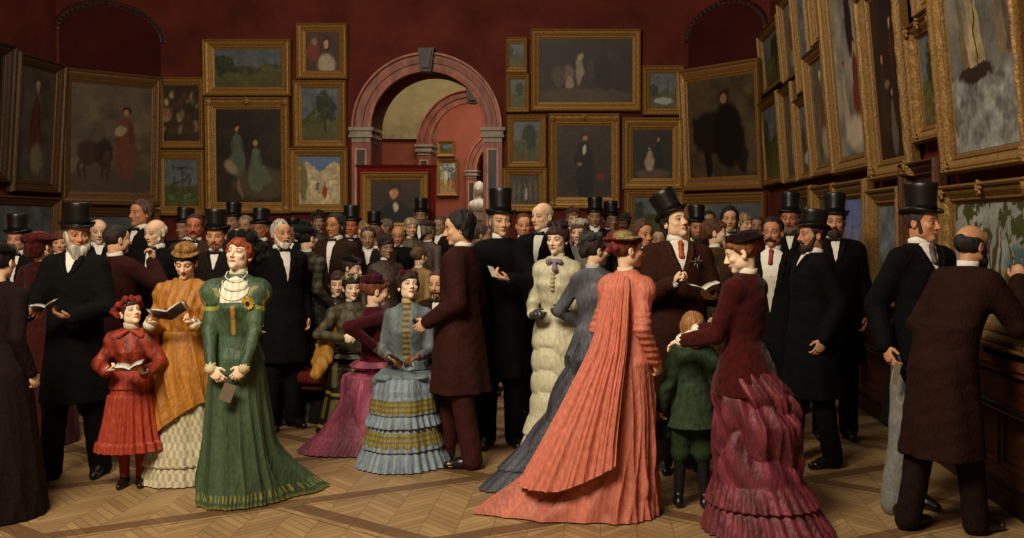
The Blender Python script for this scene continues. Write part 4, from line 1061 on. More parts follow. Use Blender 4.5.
    def stockings(s, col):
        sd = Sdf()
        for k, (hip, kn, an, sg) in s.leg.items(): sd.rc(kn + np.array((0, 0, .05)), an, .062, .042, k=.02)
        v, f = sd.mesh(.01); s.out('stockings', v, f, 'linen', hx(col))
    def cuffs(s, col='e8e0d2', r=None):
        for A in s.arm.values():
            r0 = (r or (.036 if s.sex == 'm' else .031)); u = (A['W'] - A['E']); u /= np.linalg.norm(u)
            sd = Sdf(); sd.rc(A['W'] - u * .03, A['W'] + u * .004, r0, r0 * 1.12, k=.0); v, f = sd.mesh(.006); v = v + normals(v, f) * (.0015 * np.sin(np.arctan2(v[:, 2] - A['W'][2], v[:, 0] - A['W'][0]) * 9))[:, None]
            s.out('cuff', v, f, 'linen', hx(col))
    def gloves(s, col, which=('r', 'l')):
        for k in which:
            A = s.arm[k]; sd = Sdf(); s.hand(sd, A, grow=.0022); u = (A['W'] - A['E']); u /= np.linalg.norm(u); sd.rc(A['W'] - u * .05, A['W'] + u * .02, .027, .026, k=.015)
            v, f = sd.mesh((.0042, .006, .008)[s.q]); s.out('glove', v, f, 'leather', hx(col))
    def bodice(s, col, mat='silk', hem=.9, off=.014, puff=0, puff2=0, sl=(.047, .041, .031), colf=None, name='bodice', amp=.003, peplum=0, neck=1.5, square=None, cut=.03, fr=(16, 16, 20), folds=None):
        sd = Sdf(); T = s.tab(); dz = s.dz
        sd.loft(T, off=off, z0=hem + dz, z1=min(neck, 1.478) + dz, k=.03)
        if peplum: sd.loft([(1.05 + dz, .13 + off, .1 + off, 0, 0), (.95 + dz, .16 + off + peplum * .3, .13 + off + peplum * .4, 0, .01), (hem + dz, .18 + off + peplum, .16 + off + peplum, 0, .03)], k=.02)
        for A in s.arm.values():
            sd.rc(s.L((0, .02, 1.42 + dz)), A['S'], .042 + off * .5, sl[0] * .85 + off * .4, k=.05)
            s.sleeve(sd, A, off * .4, *sl, cut=cut, puff=puff, puff2=puff2)
        if square:
            w_, zb = square
            sd.fn(lambda x, y, z: np.maximum(np.abs(x) - w_, np.maximum(y + .04 + 0 * z, zb + dz - z)), (-.12, -.25, zb + dz), (.12, .0, 1.6 + dz), .004, 's')
        v, f = sd.mesh((.0085, .011, .015)[s.q]); n_ = normals(v, f)
        v = v + n_ * (amp * wob(v, fr, s.d))[:, None]
        if folds is not None: v = v + n_ * folds(v)[:, None]
        c = colf(v) if colf else np.array(hx(col))
        return s.out(name, v, f, mat, c)
    def skirt(s, tab, col, mat='silk', nt=150, nz=90, fold=None, colf=None, train=None, name='skirt', z_hem=.01, arc=None, hemf=None):
        """tab rows z,a,b,cx,cy top to bottom; train=(direction_deg, length, start_z, power)"""
        t = np.array(tab, float); t = t[np.argsort(t[:, 0])]
        zz = np.linspace(t[-1, 0], t[0, 0], nz); th = np.linspace(0, 2 * math.pi, nt + 1)[:-1] if arc is None else np.linspace(R(arc[0]), R(arc[1]), nt)
        Z, TH = np.meshgrid(zz, th, indexing='ij')
        if hemf: zt = t[-1, 0]; zb = t[0, 0]; Z = zt + (Z - zt) * (zt - hemf(TH)) / (zt - zb)
        g = lambda i: np.interp(Z, t[:, 0], t[:, i])
        a, b, cx, cy = g(1), g(2), g(3), g(4)
        dr = fold(TH, Z) if fold else 0
        x = cx + (a + dr) * np.cos(TH); y = cy + (b + dr) * np.sin(TH); Zc = Z.copy()
        if train:
            dg, ln, sz, pw = train[:4]; wd = np.clip(1 - Z / sz, 0, 1) ** pw * ln
            sp = train[4] if len(train) > 4 else 2.0
            k = np.clip(np.cos(TH - R(dg)), 0, 1) ** sp * wd; x = x + math.cos(R(dg)) * k; y = y + math.sin(R(dg)) * k
        Zc = np.maximum(Zc, z_hem)
        v = np.stack([x.ravel(), y.ravel(), Zc.ravel()], 1)
        idx = np.arange(nz * nt).reshape(nz, nt); i2 = np.roll(idx, -1, 1)
        f = np.stack([idx[:-1].ravel(), idx[1:].ravel(), i2[1:].ravel(), i2[:-1].ravel()], 1)
        if arc is not None: f = np.array([q for q in f.reshape(nz - 1, nt, 4)[:, :-1].reshape(-1, 4)])
        c = colf(TH.ravel(), Z.ravel(), v) if colf else np.array(hx(col))
        return s.out(name, v, f, mat, c)

def crease(th, z, n=9, tw=1.0, seed=0.0):
    a = np.abs(np.sin(n * .5 * th + tw * np.sin(2 * th + 3 * z + seed) + .6 * z)); b = np.abs(np.sin(n * .83 * th + 2 + seed + 1.4 * np.sin(z * 4 + th)))
    return .6 * (1 - a) ** 1.5 + .4 * (1 - b) ** 1.5 - .25
def swags(th, z, n=22, dip=1.2):
    a = np.abs(np.sin(n * .5 * z + dip * np.abs(np.sin(1.5 * th)) * 2 + .5 * np.sin(5 * th)))
    return .35 - (1 - a) ** 1.3
def lap(dz, w=.24, fw=.3):
    return [(1.06 + dz, .125, .105, 0, 0), (.99 + dz, .15, .13, 0, -.005), (.67, .19, .2, 0, -.06), (.635, .22, .28, 0, -.17), (.56, w, fw, 0, -.2), (.3, w + .02, fw + .02, 0, -.22), (.01, w + .08, fw + .07, 0, -.24)]
def ruffles(bands, n=40):
    """bands: (z0, z1, out, amp) flared pleated bands"""
    def f(th, z):
        r = 0 * z
        for b in bands:
            z0, z1, o, am = b[:4]; nn = b[4] if len(b) > 4 else n
            m = (z < z1) & (z > z0); t = np.clip((z1 - z) / (z1 - z0), 0, 1)
            r = r + np.where(m, o * t ** .6 + am * np.sin(nn * th + 1.5 * np.sin(3 * th)) * (.3 + .7 * t), 0)
        return r
    return f
def bandcol(base, bands):
    def f(th, z, v):
        c = np.tile(np.array(hx(base)), (len(z), 1))
        for z0, z1, cl in bands:
            m = ((z > z0) & (z < z1))[:, None]; c = np.where(m, np.array(hx(cl)), c)
        return c
    return f
def wpos(s, p):
    """world position of a point in a person's own frame"""
    p = np.array(p) * s.s; a = s.root.rotation_euler.z; l = s.root.location
    return (l.x + math.cos(a) * p[0] - math.sin(a) * p[1], l.y + math.sin(a) * p[0] + math.cos(a) * p[1], p[2])
def hpos(s, k, f=.1, n=.02): A = s.arm[k]; return wpos(s, A['W'] + A['u'] * f + A['n'] * n)
def open_book(label, loc, rot, w_=.1, h_=.15, cover='3a2c20', page='e8e2d4', name='exhibition_catalogue', open_=25):
    t = thing(name, label, 'book', loc); t.rotation_euler = rot
    for sg in (-1, 1):
        Mx = Matrix.Rotation(-sg * R(open_), 4, 'Y')
        b = MB(); x0, x1 = (0, w_) if sg > 0 else (-w_, 0)
        b.box(x0, x1, -h_ / 2, h_ / 2, -.004, -.001, Mx); b.build('cover', M['leather'], t, hx(cover))
        b = MB(); n = 8
        rows = [[Mx @ Vector((sg * w_ * .96 * i / n, y, -.001 + .011 * math.sin(math.pi * min(1, i / n + .12)) ** .7)) for i in range(n + 1)] for y in (-h_ / 2 + .005, h_ / 2 - .005)]
        rows2 = [[Vector((p.x, p.y, p.z - .004)) for p in r_] for r_ in rows]
        ring = [rows[0], rows[1], rows2[1], rows2[0], rows[0]]; b.strip(ring, False)
        b.build('pages', M['paper'], t, hx(page), True)
    return t
def card(label, loc, rot, w_=.08, h_=.12, col='e8e2d4', name='folded_card', cat='card'):
    b = MB(); n = 6
    b.strip([[(x, y, .006 * math.sin(y * 20)) for x in (-w_ / 2, w_ / 2)] + [(x, y, .006 * math.sin(y * 20) - .004) for x in (w_ / 2, -w_ / 2)] for y in np.linspace(-h_ / 2, h_ / 2, n)], True, True)
    o = b.build(name, M['paper'], None, hx(col)); o.location = loc; o.rotation_euler = rot; return tag(o, label, cat)
def gent(label, px, ey, d, yaw, head, coat='0c0a09', hat=True, hair='2a1c14', hstyle='short', beard=None, bcol=None, arms=None, skin='warm', hem=.55, open_z=1.33, vw=.04, tie='bow', tcol='1a1413', tr='0c0a09', vest=None, hat_tilt=8, hat_roll=0, legs=None, hat_z=.058, hat_h=.165, collar=True, **kw):
    s = Person(label, px, ey, d, yaw, 'm', head, arms=arms, skin=skin, legs=legs, **kw).body()
    s.coat(coat, hem=hem, open_z=open_z, vw=vw, mat='cloth')
    if open_z is not None: s.shirt(open_z=open_z, vest=vest)
    if collar: s.collar()
    if tie: s.tie(tcol, tie)
    s.trousers(tr); s.shoes()
    s.hair(hair, hstyle)
    if beard: s.whiskers(bcol or hair, beard)
    if hat: s.top_hat(hat_tilt, hat_roll, z=hat_z, hh=hat_h)
    if s.q < 2: s.cuffs()
    return s
def lady(label, px, ey, d, yaw, head, col='4a4040', mat='silk', hair='3a2418', hstyle='bun', arms=None, skin='fair', tab=None, bod=None, skirt_kw=None, collar='e8e0d0', **kw):
    s = Person(label, px, ey, d, yaw, 'f', head, arms=arms, skin=skin, lips='ac6a5a', **kw).body()
    s.bodice(col, mat, **(bod or {}))
    if s.seated:
        tb = lap(s.dz)
    else:
        tb = [(1.08, .12, .1, 0, 0), (1.0, .15, .125, 0, .01), (.9, .18, .17, 0, .02), (.5, .22, .22, 0, .03), (.01, .28, .28, 0, .04)]
    k = dict(fold=lambda th, zz: .03 * crease(th, zz) * np.clip((1.05 - zz), 0, 1)); k.update(skirt_kw or {})
    s.skirt(tab or tb, k.pop('col', col), k.pop('mat', mat), **k)
    if collar: s.collar(collar, h=.035)
    s.shoes(); s.hair(hair, hstyle)
    return s
def hatfn_bonnet(sd, w_=1.0, h=.0):
    sd.el((0, .03, .085 + h), (.082 * w_, .095 * w_, .05), .02); sd.rc((-.05, -.045, .085 + h), (.05, -.045, .085 + h), .022, .022, k=.02)
def blobs(sd, pts, k=.008):
    for x, y, z, r in pts: sd.el((x, y, z), (r, r * .9, r), k)

# ================= foreground figures
# bearded gentleman with a booklet
p = gent('person in black top hat with long grey beard, writing in a small booklet', 77, 234, 6.45, 5, (38, -6, 0), hair='5a5048', hstyle='short', beard='Bs', bcol='a39a88', skin='ruddy', hem=.5, open_z=1.34, vw=.045, tie=None, bulk=.94,
         arms={'r': ((-.17, -.30, 1.10), (-.6, .2, -1), (.75, -.35, .45), (.3, -.4, -.7), .9), 'l': ((.10, -.28, 1.08), (.6, .2, -1), (-.75, -.45, .15), (0, .0, 1), .5)}, hat_tilt=4, legs={'r': (-.13, -.06), 'l': (.14, .05)})
h = hpos(p, 'l', .08, .03); open_book('small open white booklet held by the grey bearded gentleman', (h[0] - .06, h[1] - .04, h[2] + .025), (R(2), R(-14), R(20)), .09, .12)
# small girl in red
def red_girl():
    s = Person('child in a red dress and feathered red hat, looking up and holding an open booklet', 129, 315, 6.2, 14, 'f', (52, 24, 0), hs=1.16, bulk=.88, skin='pale', lips='b05448', brow='4a2c1c',
               arms={'r': ((-.16, -.24, 1.12), (-.8, .3, -.8), (.8, -.5, .2), (.1, .2, 1), .8), 'l': ((.17, -.26, 1.10), (.8, .3, -.8), (-.3, -.9, .1), (0, 0, 1), .5)}, fine=0).body()
    rd = lambda v: np.array(hx('a03a24')) * (.85 + .3 * np.clip(np.sin(v[:, :1] * 60 + 2 * np.sin(v[:, 2:] * 14)), -1, 1) * .5)
    s.bodice('a03a24', 'silk', hem=.88, off=.03, puff=.03, sl=(.055, .055, .045), colf=rd, neck=1.49, amp=.006)
    s.skirt([(1.1, .17, .14, 0, 0), (.9, .2, .18, 0, 0), (.6, .24, .22, 0, 0), (.36, .29, .26, 0, 0)], 'a03a24', 'silk', fold=lambda th, z: .018 * np.sin(22 * th + np.sin(3 * th)) * np.clip((1.0 - z) * 2, .1, 1) + np.where(z < .44, .02, 0) + np.where(np.abs(z - .9) < .03, -.02, 0), z_hem=.36, name='skirt')
    s.collar('cdbba0', h=.06, r=.062); s.stockings('8c2a18'); s.shoes('1c100c')
    v = Sdf()
    for x in (-1, 1): v.rc(s.L((x * .02, -.085, 1.47)), s.L((x * .095, -.07, 1.42)), .016, .03, k=.01)
    a, f = v.mesh(.009); s.out('cape_collar', a, f, 'silk', hx('aa4028'))
    s.hair('3a2014', 'fringe')
    def hf(sd):
        sd.el((0, .045, .075), (.1, .1, .055), .02)
        blobs(sd, [(-.09, -.02, .07, .035), (-.05, -.06, .1, .035), (.0, -.07, .105, .033), (.05, -.055, .1, .035), (.09, 0, .075, .035), (-.1, .05, .04, .035), (.08, .08, .05, .04), (-.03, .1, .06, .05), (-.1, .02, 0, .028)])
    s.soft_hat(hf, '822c1e', 'velvet', .01); return s
p = red_girl(); h = hpos(p, 'l', .08, .02); open_book('open booklet in the hands of the child in red', (h[0] - .04, h[1] - .05, h[2] + .02), (R(8), R(-8), R(15)), .085, .11)
# lady in orange
def orange():
    s = Person('person in loose orange smocked gown over cream lace petticoat, reading a catalogue', 186, 262, 6.38, 8, 'f', (10, -17, 2), skin='fair', lips='a8503c', brow='2a1a12', lid=.75,
               arms={'r': ((-.17, -.27, 1.17), (-.4, .5, -1), (.6, -.7, .3), (.3, 0, .9), .7), 'l': ((.14, -.29, 1.17), (.4, .5, -1), (-.5, -.8, .3), (-.3, 0, .9), .7)}, bulk=.98).body()
    oc = lambda v: np.array(hx('b4742c')) * (.95 + .06 * np.sin(v[:, :1] * 90 + 3 * np.sin(v[:, 2:] * 20)))
    s.bodice('b0702c', 'silk', hem=.9, off=.02, puff=.022, sl=(.056, .064, .038), colf=oc, amp=.008, folds=lambda v: .004 * np.sin(v[:, 0] * 110 + 3 * np.sin(v[:, 2] * 12)))
    dk = lambda th, z, v: np.array(hx('b8762a')) * (.95 + .05 * np.sin(14 * th + 10 * z)[:, None])
    s.skirt([(1.1, .15, .13, 0, 0), (1.0, .19, .17, 0, 0), (.8, .235, .215, 0, 0), (.4, .285, .265, -.01, 0), (.1, .315, .29, -.02, 0)], 'b8742a', 'silk', name='draped_tunic', colf=dk, z_hem=.1,
            hemf=lambda th: .36 + .24 * np.cos(th + .6), fold=lambda th, z: .035 * crease(th + z * 1.1, z, 13, .8) * np.clip((1.1 - z) * 3, .1, 1), nz=120)
    lc = lambda th, z, v: np.array(hx('cdbf9c')) * (.8 + .2 * (np.sin(60 * z) * np.sin(40 * th) > 0))[:, None]
    s.skirt([(.8, .2, .18, 0, 0), (.4, .25, .22, 0, 0), (.01, .29, .27, 0, 0)], 'cdbf9c', 'linen', name='lace_petticoat', colf=lc, fold=lambda th, z: ruffles([(0, .14, .03, .012), (.14, .3, .025, .01)], 36)(th, z) + .008 * np.sin(12 * th))
    s.collar('e4dcc8', h=.05); s.cuffs('e0d8c4', .04); s.shoes(); s.hair('1e120c', 'fringe')
    def hf(sd):
        sd.el((0, .02, .115), (.082, .092, .045), .01); sd.el((0, .005, .082), (.1, .115, .016), .012)
    s.soft_hat(hf, '8c6434', 'velvet', .004, 'straw_hat'); return s
p = orange(); a, b_ = hpos(p, 'r', .1, .02), hpos(p, 'l', .1, .02)
open_book('dark covered open catalogue read by the person in orange', ((a[0] + b_[0]) / 2, (a[1] + b_[1]) / 2 - .02, (a[2] + b_[2]) / 2 + .02), (R(-28), R(-14), R(14)), .12, .13, '23302c')
# lady in green
def green():
    s = Person('person in green gown with sunflower and white yoke, gazing up with clasped hands', 238, 255, 5.85, 8, 'f', (-6, 17, 4), skin='f8d6b6', lips='bc685a', brow='7a3c1e', eye='3c4a50', gaze=(-.4, 1),
               arms={'r': ((-.115, -.2, .90), (-.7, .6, -.1), (.65, -.25, -.75), (.2, .9, -.1), .5), 'l': ((.09, -.215, .90), (.7, .6, -.1), (-.65, -.1, -.75), (-.2, .9, 0), .6)}).body()
    def gc_(v):
        c = np.array(hx('475b3f')) * (.9 + .12 * np.sin(v[:, :1] * 26 + v[:, 2:] * 9))
        m = (np.abs(v[:, 0]) < .011) & (v[:, 2] < 1.285) & (v[:, 2] > 1.1) & (v[:, 1] < 0); c[m] = hx('a87a34'); 
        m = (np.abs(np.abs(v[:, 0]) - .016) < .005) & (v[:, 2] < 1.285) & (v[:, 2] > 1.05) & (v[:, 1] < 0); c[m] = hx('2a4a2e')
        for sg in (-1, 1):
            A = s.arm['l' if sg > 0 else 'r']
            for fr_ in (.45, .52):
                q = A['S'] + (A['E'] - A['S']) * fr_; m = (np.linalg.norm(v - q, axis=1) < .1) & (np.abs((v - q) @ (A['E'] - A['S']) / np.linalg.norm(A['E'] - A['S'])) < .012); c[m] = hx('1d3a24') if fr_ < .5 else hx('8a8a3c')
            q = A['S'] + (A['E'] - A['S']) * .25; m = (np.abs(((v - q) @ np.array((sg * .3, -1, 0))) - .06) < .006) & (np.linalg.norm(v - q, axis=1) < .1); c[m] = hx('8a8440')
        return c
    s.bodice('475b3f', 'silk', hem=.92, off=.013, puff=.026, puff2=.012, sl=(.05, .04, .03), colf=gc_, neck=1.475, square=(.082, 1.305), amp=.003, cut=.04)
    sd = Sdf(); sd.loft(s.tab(), off=.005, z0=1.25, z1=1.475); sd.fn(lambda x, y, z: np.maximum(np.abs(x) - .088, y + .02 + 0 * z), (-.4, -.9, 0), (.4, .6, 3), .003, 'i')
    v, f = sd.mesh(.007); k = (.93 + .07 * np.sin(v[:, :1] * 160)); s.out('lace_yoke', v, f, 'linen', np.array(hx('f0e6d0')) * k)
    s.collar('ece2cc', h=.055, r=.053)
    for j, (r_, zz) in enumerate(((.062, 1.475), (.078, 1.44), (.09, 1.40))):
        rows = []; pts = []
        for a in np.linspace(0, 2 * math.pi, 49):
            x = r_ * math.cos(a); y = .01 + (r_ + .008) * math.sin(a); z = zz - max(0, -math.sin(a)) * (.03 + .025 * j); b_ = np.interp(z, TF[:, 0], TF[:, 2]) + .016; aa = np.interp(z, TF[:, 0], TF[:, 1]) + .016
            yy = TF[8, 4] * .3 - b_ * math.sqrt(max(.02, 1 - (x / aa) ** 2)) if math.sin(a) < 0 else y
            pts.append((x, min(y, yy) if math.sin(a) < 0 else y, z + (.02 if math.sin(a) > 0 else 0)))
        b = MB(); b.tube(pts, [.0036 + .001 * math.cos(i * math.pi) for i in range(49)], 6); b.v = [tuple(q * s.s for q in p_) for p_ in b.v]; b.build('pearl_string', M['leather'], s.root, hx('e8dcc0'), True)
    sf = thing  # sunflower
    c0 = s.front(1.30, .09, .022); b = MB()
    for i in range(14):
        a = i * 2 * math.pi / 14; c, q = math.cos(a), math.sin(a); t_ = (-q, c)
        P_ = lambda rr, w_, o: (c0[0] + c * rr + t_[0] * w_, c0[1] - o, c0[2] + q * rr + t_[1] * w_)
        b.add([P_(.012, -.006, 0), P_(.03, -.009, .006), P_(.046, 0, .002), P_(.03, .009, .006), P_(.012, .006, 0), P_(.03, 0, -.006)], [(0, 1, 2, 5), (5, 2, 3, 4), (0, 5, 4)])
    b.v = [tuple(x * s.s for x in p_) for p_ in b.v]; fl = b.build('sunflower', M['silk'], s.root, hx('d2a838'), True)
    sd = Sdf(); sd.el(c0 + np.array((0, -.006, 0)), (.015, .008, .015), 0); v, f = sd.mesh(.004); s.out('flower_centre', v, f, 'velvet', hx('3c2410'), parent=fl)
    def sc_(th, z, v):
        c = np.tile(np.array(hx('475b3f')), (len(z), 1)) * (.92 + .08 * np.sin(9 * th)[:, None])
        m = (z < .10) & (z > .045) & (np.sin(60 * th) > .55); c[m] = hx('8f8a44'); m = (z < .03); c[m] = hx('6b6a34'); return c
    s.skirt([(1.02, .128, .11, 0, 0), (.95, .16, .145, 0, .005), (.82, .18, .165, 0, .01), (.4, .215, .2, 0, .02), (.01, .245, .235, 0, .03)], '475b3f', 'silk', nt=260, colf=sc_,
            fold=lambda th, z: (.05 * crease(th, z * .6, 8, 1.2) + .012 * np.sin(5 * th)) * np.clip((1.0 - z) * 1.3, 0, 1) + np.where(z < .07, .006 * np.sign(np.sin(60 * th)), 0), train=(28, .36, .42, 1.6, 3.0))
    s.cuffs('c8b890', .033); s.shoes(); s.hair('8a3c1a', 'curly', .006)
    def hf(sd):
        sd.el((0, .05, .09), (.115, .105, .055), .02); sd.el((0, .07, .05), (.15, .11, .035), .02)
        blobs(sd, [(-.07, -.02, .125, .04), (0, -.035, .14, .042), (.07, -.01, .125, .04), (.11, .05, .08, .05), (-.11, .05, .08, .05), (.02, .06, .15, .05), (.12, .08, .02, .045), (-.1, .09, .03, .045), (.06, .12, .0, .05)])
    s.soft_hat(hf, '14120f', 'velvet', .008); return s
p = green(); h = hpos(p, 'r', .12, .03); card('tan glove and small dark card held in the clasped hands of the person in green', (h[0] + .03, h[1] - .035, h[2] - .05), (R(80), R(20), 0), .07, .1, '6a5a48')
# man in profile with long dark hair and brown coat
p = gent('person in profile with long dark hair and long reddish brown coat, facing left', 459, 228, 6.75, -100, (-80, -8, 0), bulk=.95, coat='331712', hair='17100d', hstyle='wavy', hat=False, skin='warm', hem=.5, tr='3a1a14', tie=None, open_z=None,
         arms={'r': ((-.2, -.12, .93), None), 'l': ((.18, -.16, .98), None)}, legs={'r': (-.10, -.14), 'l': (.10, .12)}, brow_w=1.6)
# tall man in priestly black with top hat
p = gent('person in black clerical coat and tall top hat holding a small white paper, facing front', 501, 221, 7.35, 6, (18, -2, 0), hair='6a6258', hstyle='short', coat='090808', tr='090808', open_z=None, tie=None, hem=.5, bulk=.86, skin='warm', beard='s', bcol='6a6258', hat_h=.185,
         arms={'r': ((-.2, .0, .92), None), 'l': ((.06, -.3, 1.2), (1, .2, -.8), (-.9, -.2, .2), (0, .2, 1), .7)})
h = hpos(p, 'l', .1, .02); card('small white folded paper held by the clerical person in tall top hat', (h[0] - .02, h[1] - .03, h[2] + .02), (R(50), R(10), R(60)), .06, .09)
# lady in cream
def cream_lady():
    s = Person('person in fitted cream ruched gown with lilac bow at the throat, holding dark gloves', 557, 240, 7.15, -12, 'f', (-22, 0, 0), skin='f8d6b8', lips='b8665a', brow='3a2014', eye='40484c',
               arms={'r': ((-.13, -.22, 1.06), (-.4, .5, -1), (.85, -.35, -.1), (.1, .9, -.1), .8), 'l': ((.12, -.24, 1.1), (.4, .5, -1), (-.8, -.4, -.2), (0, .9, 0), .8)}).body()
    cc = lambda v: np.array(hx('dbd1ae')) * (.93 + .07 * np.sin(v[:, 2:] * 60 + np.sin(v[:, :1] * 20)))
    s.bodice('dbd1ae', 'silk', hem=.84, off=.015, peplum=.006, colf=cc, amp=.003, sl=(.05, .043, .033))
    s.skirt([(.95, .172, .15, 0, .01), (.84, .19, .175, 0, .01), (.5, .2, .19, 0, .02), (.3, .215, .2, 0, .02), (.01, .27, .27, 0, .06)], 'dbd1ae', 'silk', nz=140,
            fold=lambda th, z: .02 * swags(th, z, 38, .8) * np.clip((z - .3) * 8, 0, 1) * np.clip((.93 - z) * 8, 0, 1) + ruffles([(.0, .14, .03, .01), (.14, .28, .025, .008)], 34)(th, z))
    s.collar('e0d8bc', h=.045); sd = Sdf()
    for sg in (-1, 1): sd.rc((0, -.07, 1.455), (sg * .045, -.085, 1.445), .01, .022, k=.008)
    sd.rc((0, -.08, 1.45), (.02, -.14, 1.39), .012, .02, k=.01); v, f = sd.mesh(.007); s.out('lilac_bow', v + normals(v, f) * (.004 * wob(v, (80, 80, 80)))[:, None], f, 'silk', hx('8a7488'))
    sd = Sdf(); p0 = s.front(1.42, off=.018); [sd.rc(s.front(z1_, off=.018), s.front(z1_ - .04, off=.018), .014, .013) for z1_ in (1.44, 1.40, 1.36, 1.32, 1.28)]; v, f = sd.mesh(.007); s.out('lace_jabot', v + normals(v, f) * (.005 * np.sin(v[:, 2] * 200))[:, None], f, 'linen', hx('b8a884'))
    s.gloves('3a3436', ('r', 'l')); s.shoes(); s.hair('3a2016', 'curly', .007)
    def hf(sd): blobs(sd, [(-.05, -.01, .115, .025), (0, -.03, .12, .026), (.05, -.01, .115, .026), (.03, .05, .125, .04), (-.03, .06, .12, .04)])
    s.soft_hat(hf, '2a2024', 'velvet', .008, 'feather_trim'); return s
p = cream_lady()
# lady in grey blue silk
def greyblue():
    s = Person('person in grey blue silk gown, seen from behind between cream and coral gowns', 596, 250, 6.45, 150, 'f', (118, -4, 0), skin='fair', arms={'r': ((-.22, -.05, .95), None), 'l': ((.16, -.16, 1.02), (1, .5, -.3))}).body()
    cc = lambda v: np.array(hx('66666e')) * (.85 + .15 * np.sin(v[:, 2:] * 30 + v[:, :1] * 12))
    s.bodice('66666e', 'silk', hem=.86, off=.014, colf=cc, peplum=.01)
    s.skirt([(1.0, .15, .13, 0, 0), (.85, .19, .19, 0, .03), (.55, .2, .22, 0, .05), (.3, .22, .25, 0, .07), (.01, .29, .32, 0, .1)], '4c4c5a', 'silk', nz=130, nt=200,
            colf=lambda th, z, v: np.array(hx('46464f')) * (.9 + .25 * np.sin(10 * th + 14 * z) * np.sin(5 * z))[:, None],
            fold=lambda th, z: (.03 * swags(th, z, 20, 1) + .03 * crease(th, z, 10)) * np.clip((z - .27) * 8, 0, 1) * np.clip((1. - z) * 5, 0, 1) + ruffles([(0, .13, .03, .012), (.13, .27, .025, .01)], 40)(th, z), train=(52, .46, .8, 1.3, 2.2))
    s.collar('b8b8c0', h=.04); s.shoes(); s.hair('241812', 'fringe', .005)
    def hf(sd): sd.el((0, .06, .085), (.085, .085, .045), .02); blobs(sd, [(-.05, 0, .115, .025), (0, -.01, .12, .025), (.05, .02, .12, .028), (.02, .09, .11, .035), (-.06, .07, .1, .03), (0, .12, .06, .03)])
    s.soft_hat(hf, '3c3a34', 'velvet', .009); return s
p = greyblue()
# lady in coral
def coral():
    s = Person('person in coral pink gown with long pleated back and sweeping train, seen from behind', 628, 250, 5.65, 140, 'f', (112, 2, 0), skin='fair', bulk=.9,
               arms={'r': ((-.19, -.02, .93), (-.35, 1, -.2)), 'l': ((.15, -.18, 1.05), (.35, 1, -.3))}).body()
    cr = 'c6705a'
    s.bodice(cr, 'silk', hem=.86, off=.015, puff=.018, sl=(.052, .043, .033), amp=.004, folds=lambda v: .0035 * np.sin(v[:, 2] * 150) * ((np.abs(v[:, 0]) > .16) & (v[:, 2] < 1.25)))
    s.skirt([(1.02, .13, .115, 0, 0), (.9, .155, .155, 0, .01), (.6, .175, .18, .0, .02), (.3, .2, .21, .02, .05), (.01, .25, .26, .04, .08)], cr, 'silk', nz=130, nt=240,
            colf=lambda th, z, v: np.array(hx(cr)) * (.96 + .06 * np.sin(11 * th + 5 * z))[:, None],
            fold=lambda th, z: .055 * crease(th, z, 12, 1.2) * np.clip(1.05 - z, 0, 1) + .02 * swags(th, z, 14, 1) * np.clip(.6 - z, 0, .5) * 2, train=(38, .62, .85, 1.5, 1.9))
    s.skirt([(1.45, .10, .085, 0, .02), (1.38, .13, .115, 0, .02), (1.2, .145, .135, 0, .03), (1.0, .165, .165, 0, .04), (.8, .19, .215, .01, .05), (.5, .22, .26, .02, .08), (.2, .26, .3, .03, .1)], cr, 'silk', nz=110, nt=200, arc=(34, 132), name='pleated_back_drape', z_hem=.2,
            colf=lambda th, z, v: np.array(hx('ca725c')) * (1 + .03 * np.sin(34 * th))[:, None],
            fold=lambda th, z: .012 + .035 * (crease(th, z * .3, 34, .5, 1) + .2) * np.clip((1.5 - z) * 2, .3, 1) + .02 * np.sin(5 * th + 1) * np.clip(1 - z, 0, 1), train=(40, .38, 1.1, 1.3, 1.5), hemf=lambda th: .28 + .12 * np.cos(th * 2 + .8))
    s.collar('e4cdb8', h=.035); s.shoes(); s.hair('5a2c18', 'bun', .005)
    def hf(sd): sd.el((0, .05, .098), (.085, .085, .035), .01); sd.el((0, .035, .078), (.125, .13, .014), .015)
    s.soft_hat(hf, lambda v: np.where(((np.abs(v[:, 0]) < .04) | (v[:, 1] > .12))[:, None], np.array(hx('662a22')), np.array(hx('8c7a4c'))) * (.8 + .3 * np.abs(np.sin(v[:, :1] * 60))), 'velvet', .005, 'straw_bonnet')
    def h2(sd): blobs(sd, [(-.03, .11, .06, .03), (.03, .12, .05, .03), (0, .13, .01, .028), (-.05, .1, .02, .024), (.06, .09, .08, .024)])
    s.soft_hat(h2, '7c2e2c', 'velvet', .006, 'rose_trim'); return s
p = coral()
# tall dandy with book
p = gent('person in tilted top hat with orange cravat and lily buttonhole, writing in a catalogue', 675, 222, 6.65, 10, (34, 14, -6), coat='33190f', hair='1f130d', hstyle='long', skin='eec4a0', hem=.45, open_z=1.28, vw=.06, tie='cravat', tcol='b0481e', tr='20120d', hat_tilt=10, hat_roll=-12, hat_z=.062, bulk=1.08,
         arms={'r': ((-.11, -.3, 1.22), (-.5, .5, -1), (.45, -.3, .8), (.8, -.1, -.5), 1.0), 'l': ((.16, -.29, 1.13), (.5, .5, -1), (-.7, -.6, .1), (0, 0, 1), .5)}, lips='b05c4c')
h = hpos(p, 'l', .1, .03); open_book('open catalogue held by the person with the tilted top hat', (h[0] - .02, h[1] - .05, h[2] + .02), (R(3), R(-4), R(10)), .11, .12)
h = hpos(p, 'r', .1, .02); b = MB(); b.tube([(0, 0, 0), (.03, -.02, -.09)], [.004, .003], 8); o = b.build('pencil', M['wood'], None, hx('3a2a1c'), True); o.location = (h[0], h[1] - .01, h[2]); tag(o, 'thin pencil in the hand of the person with the tilted top hat', 'pencil')
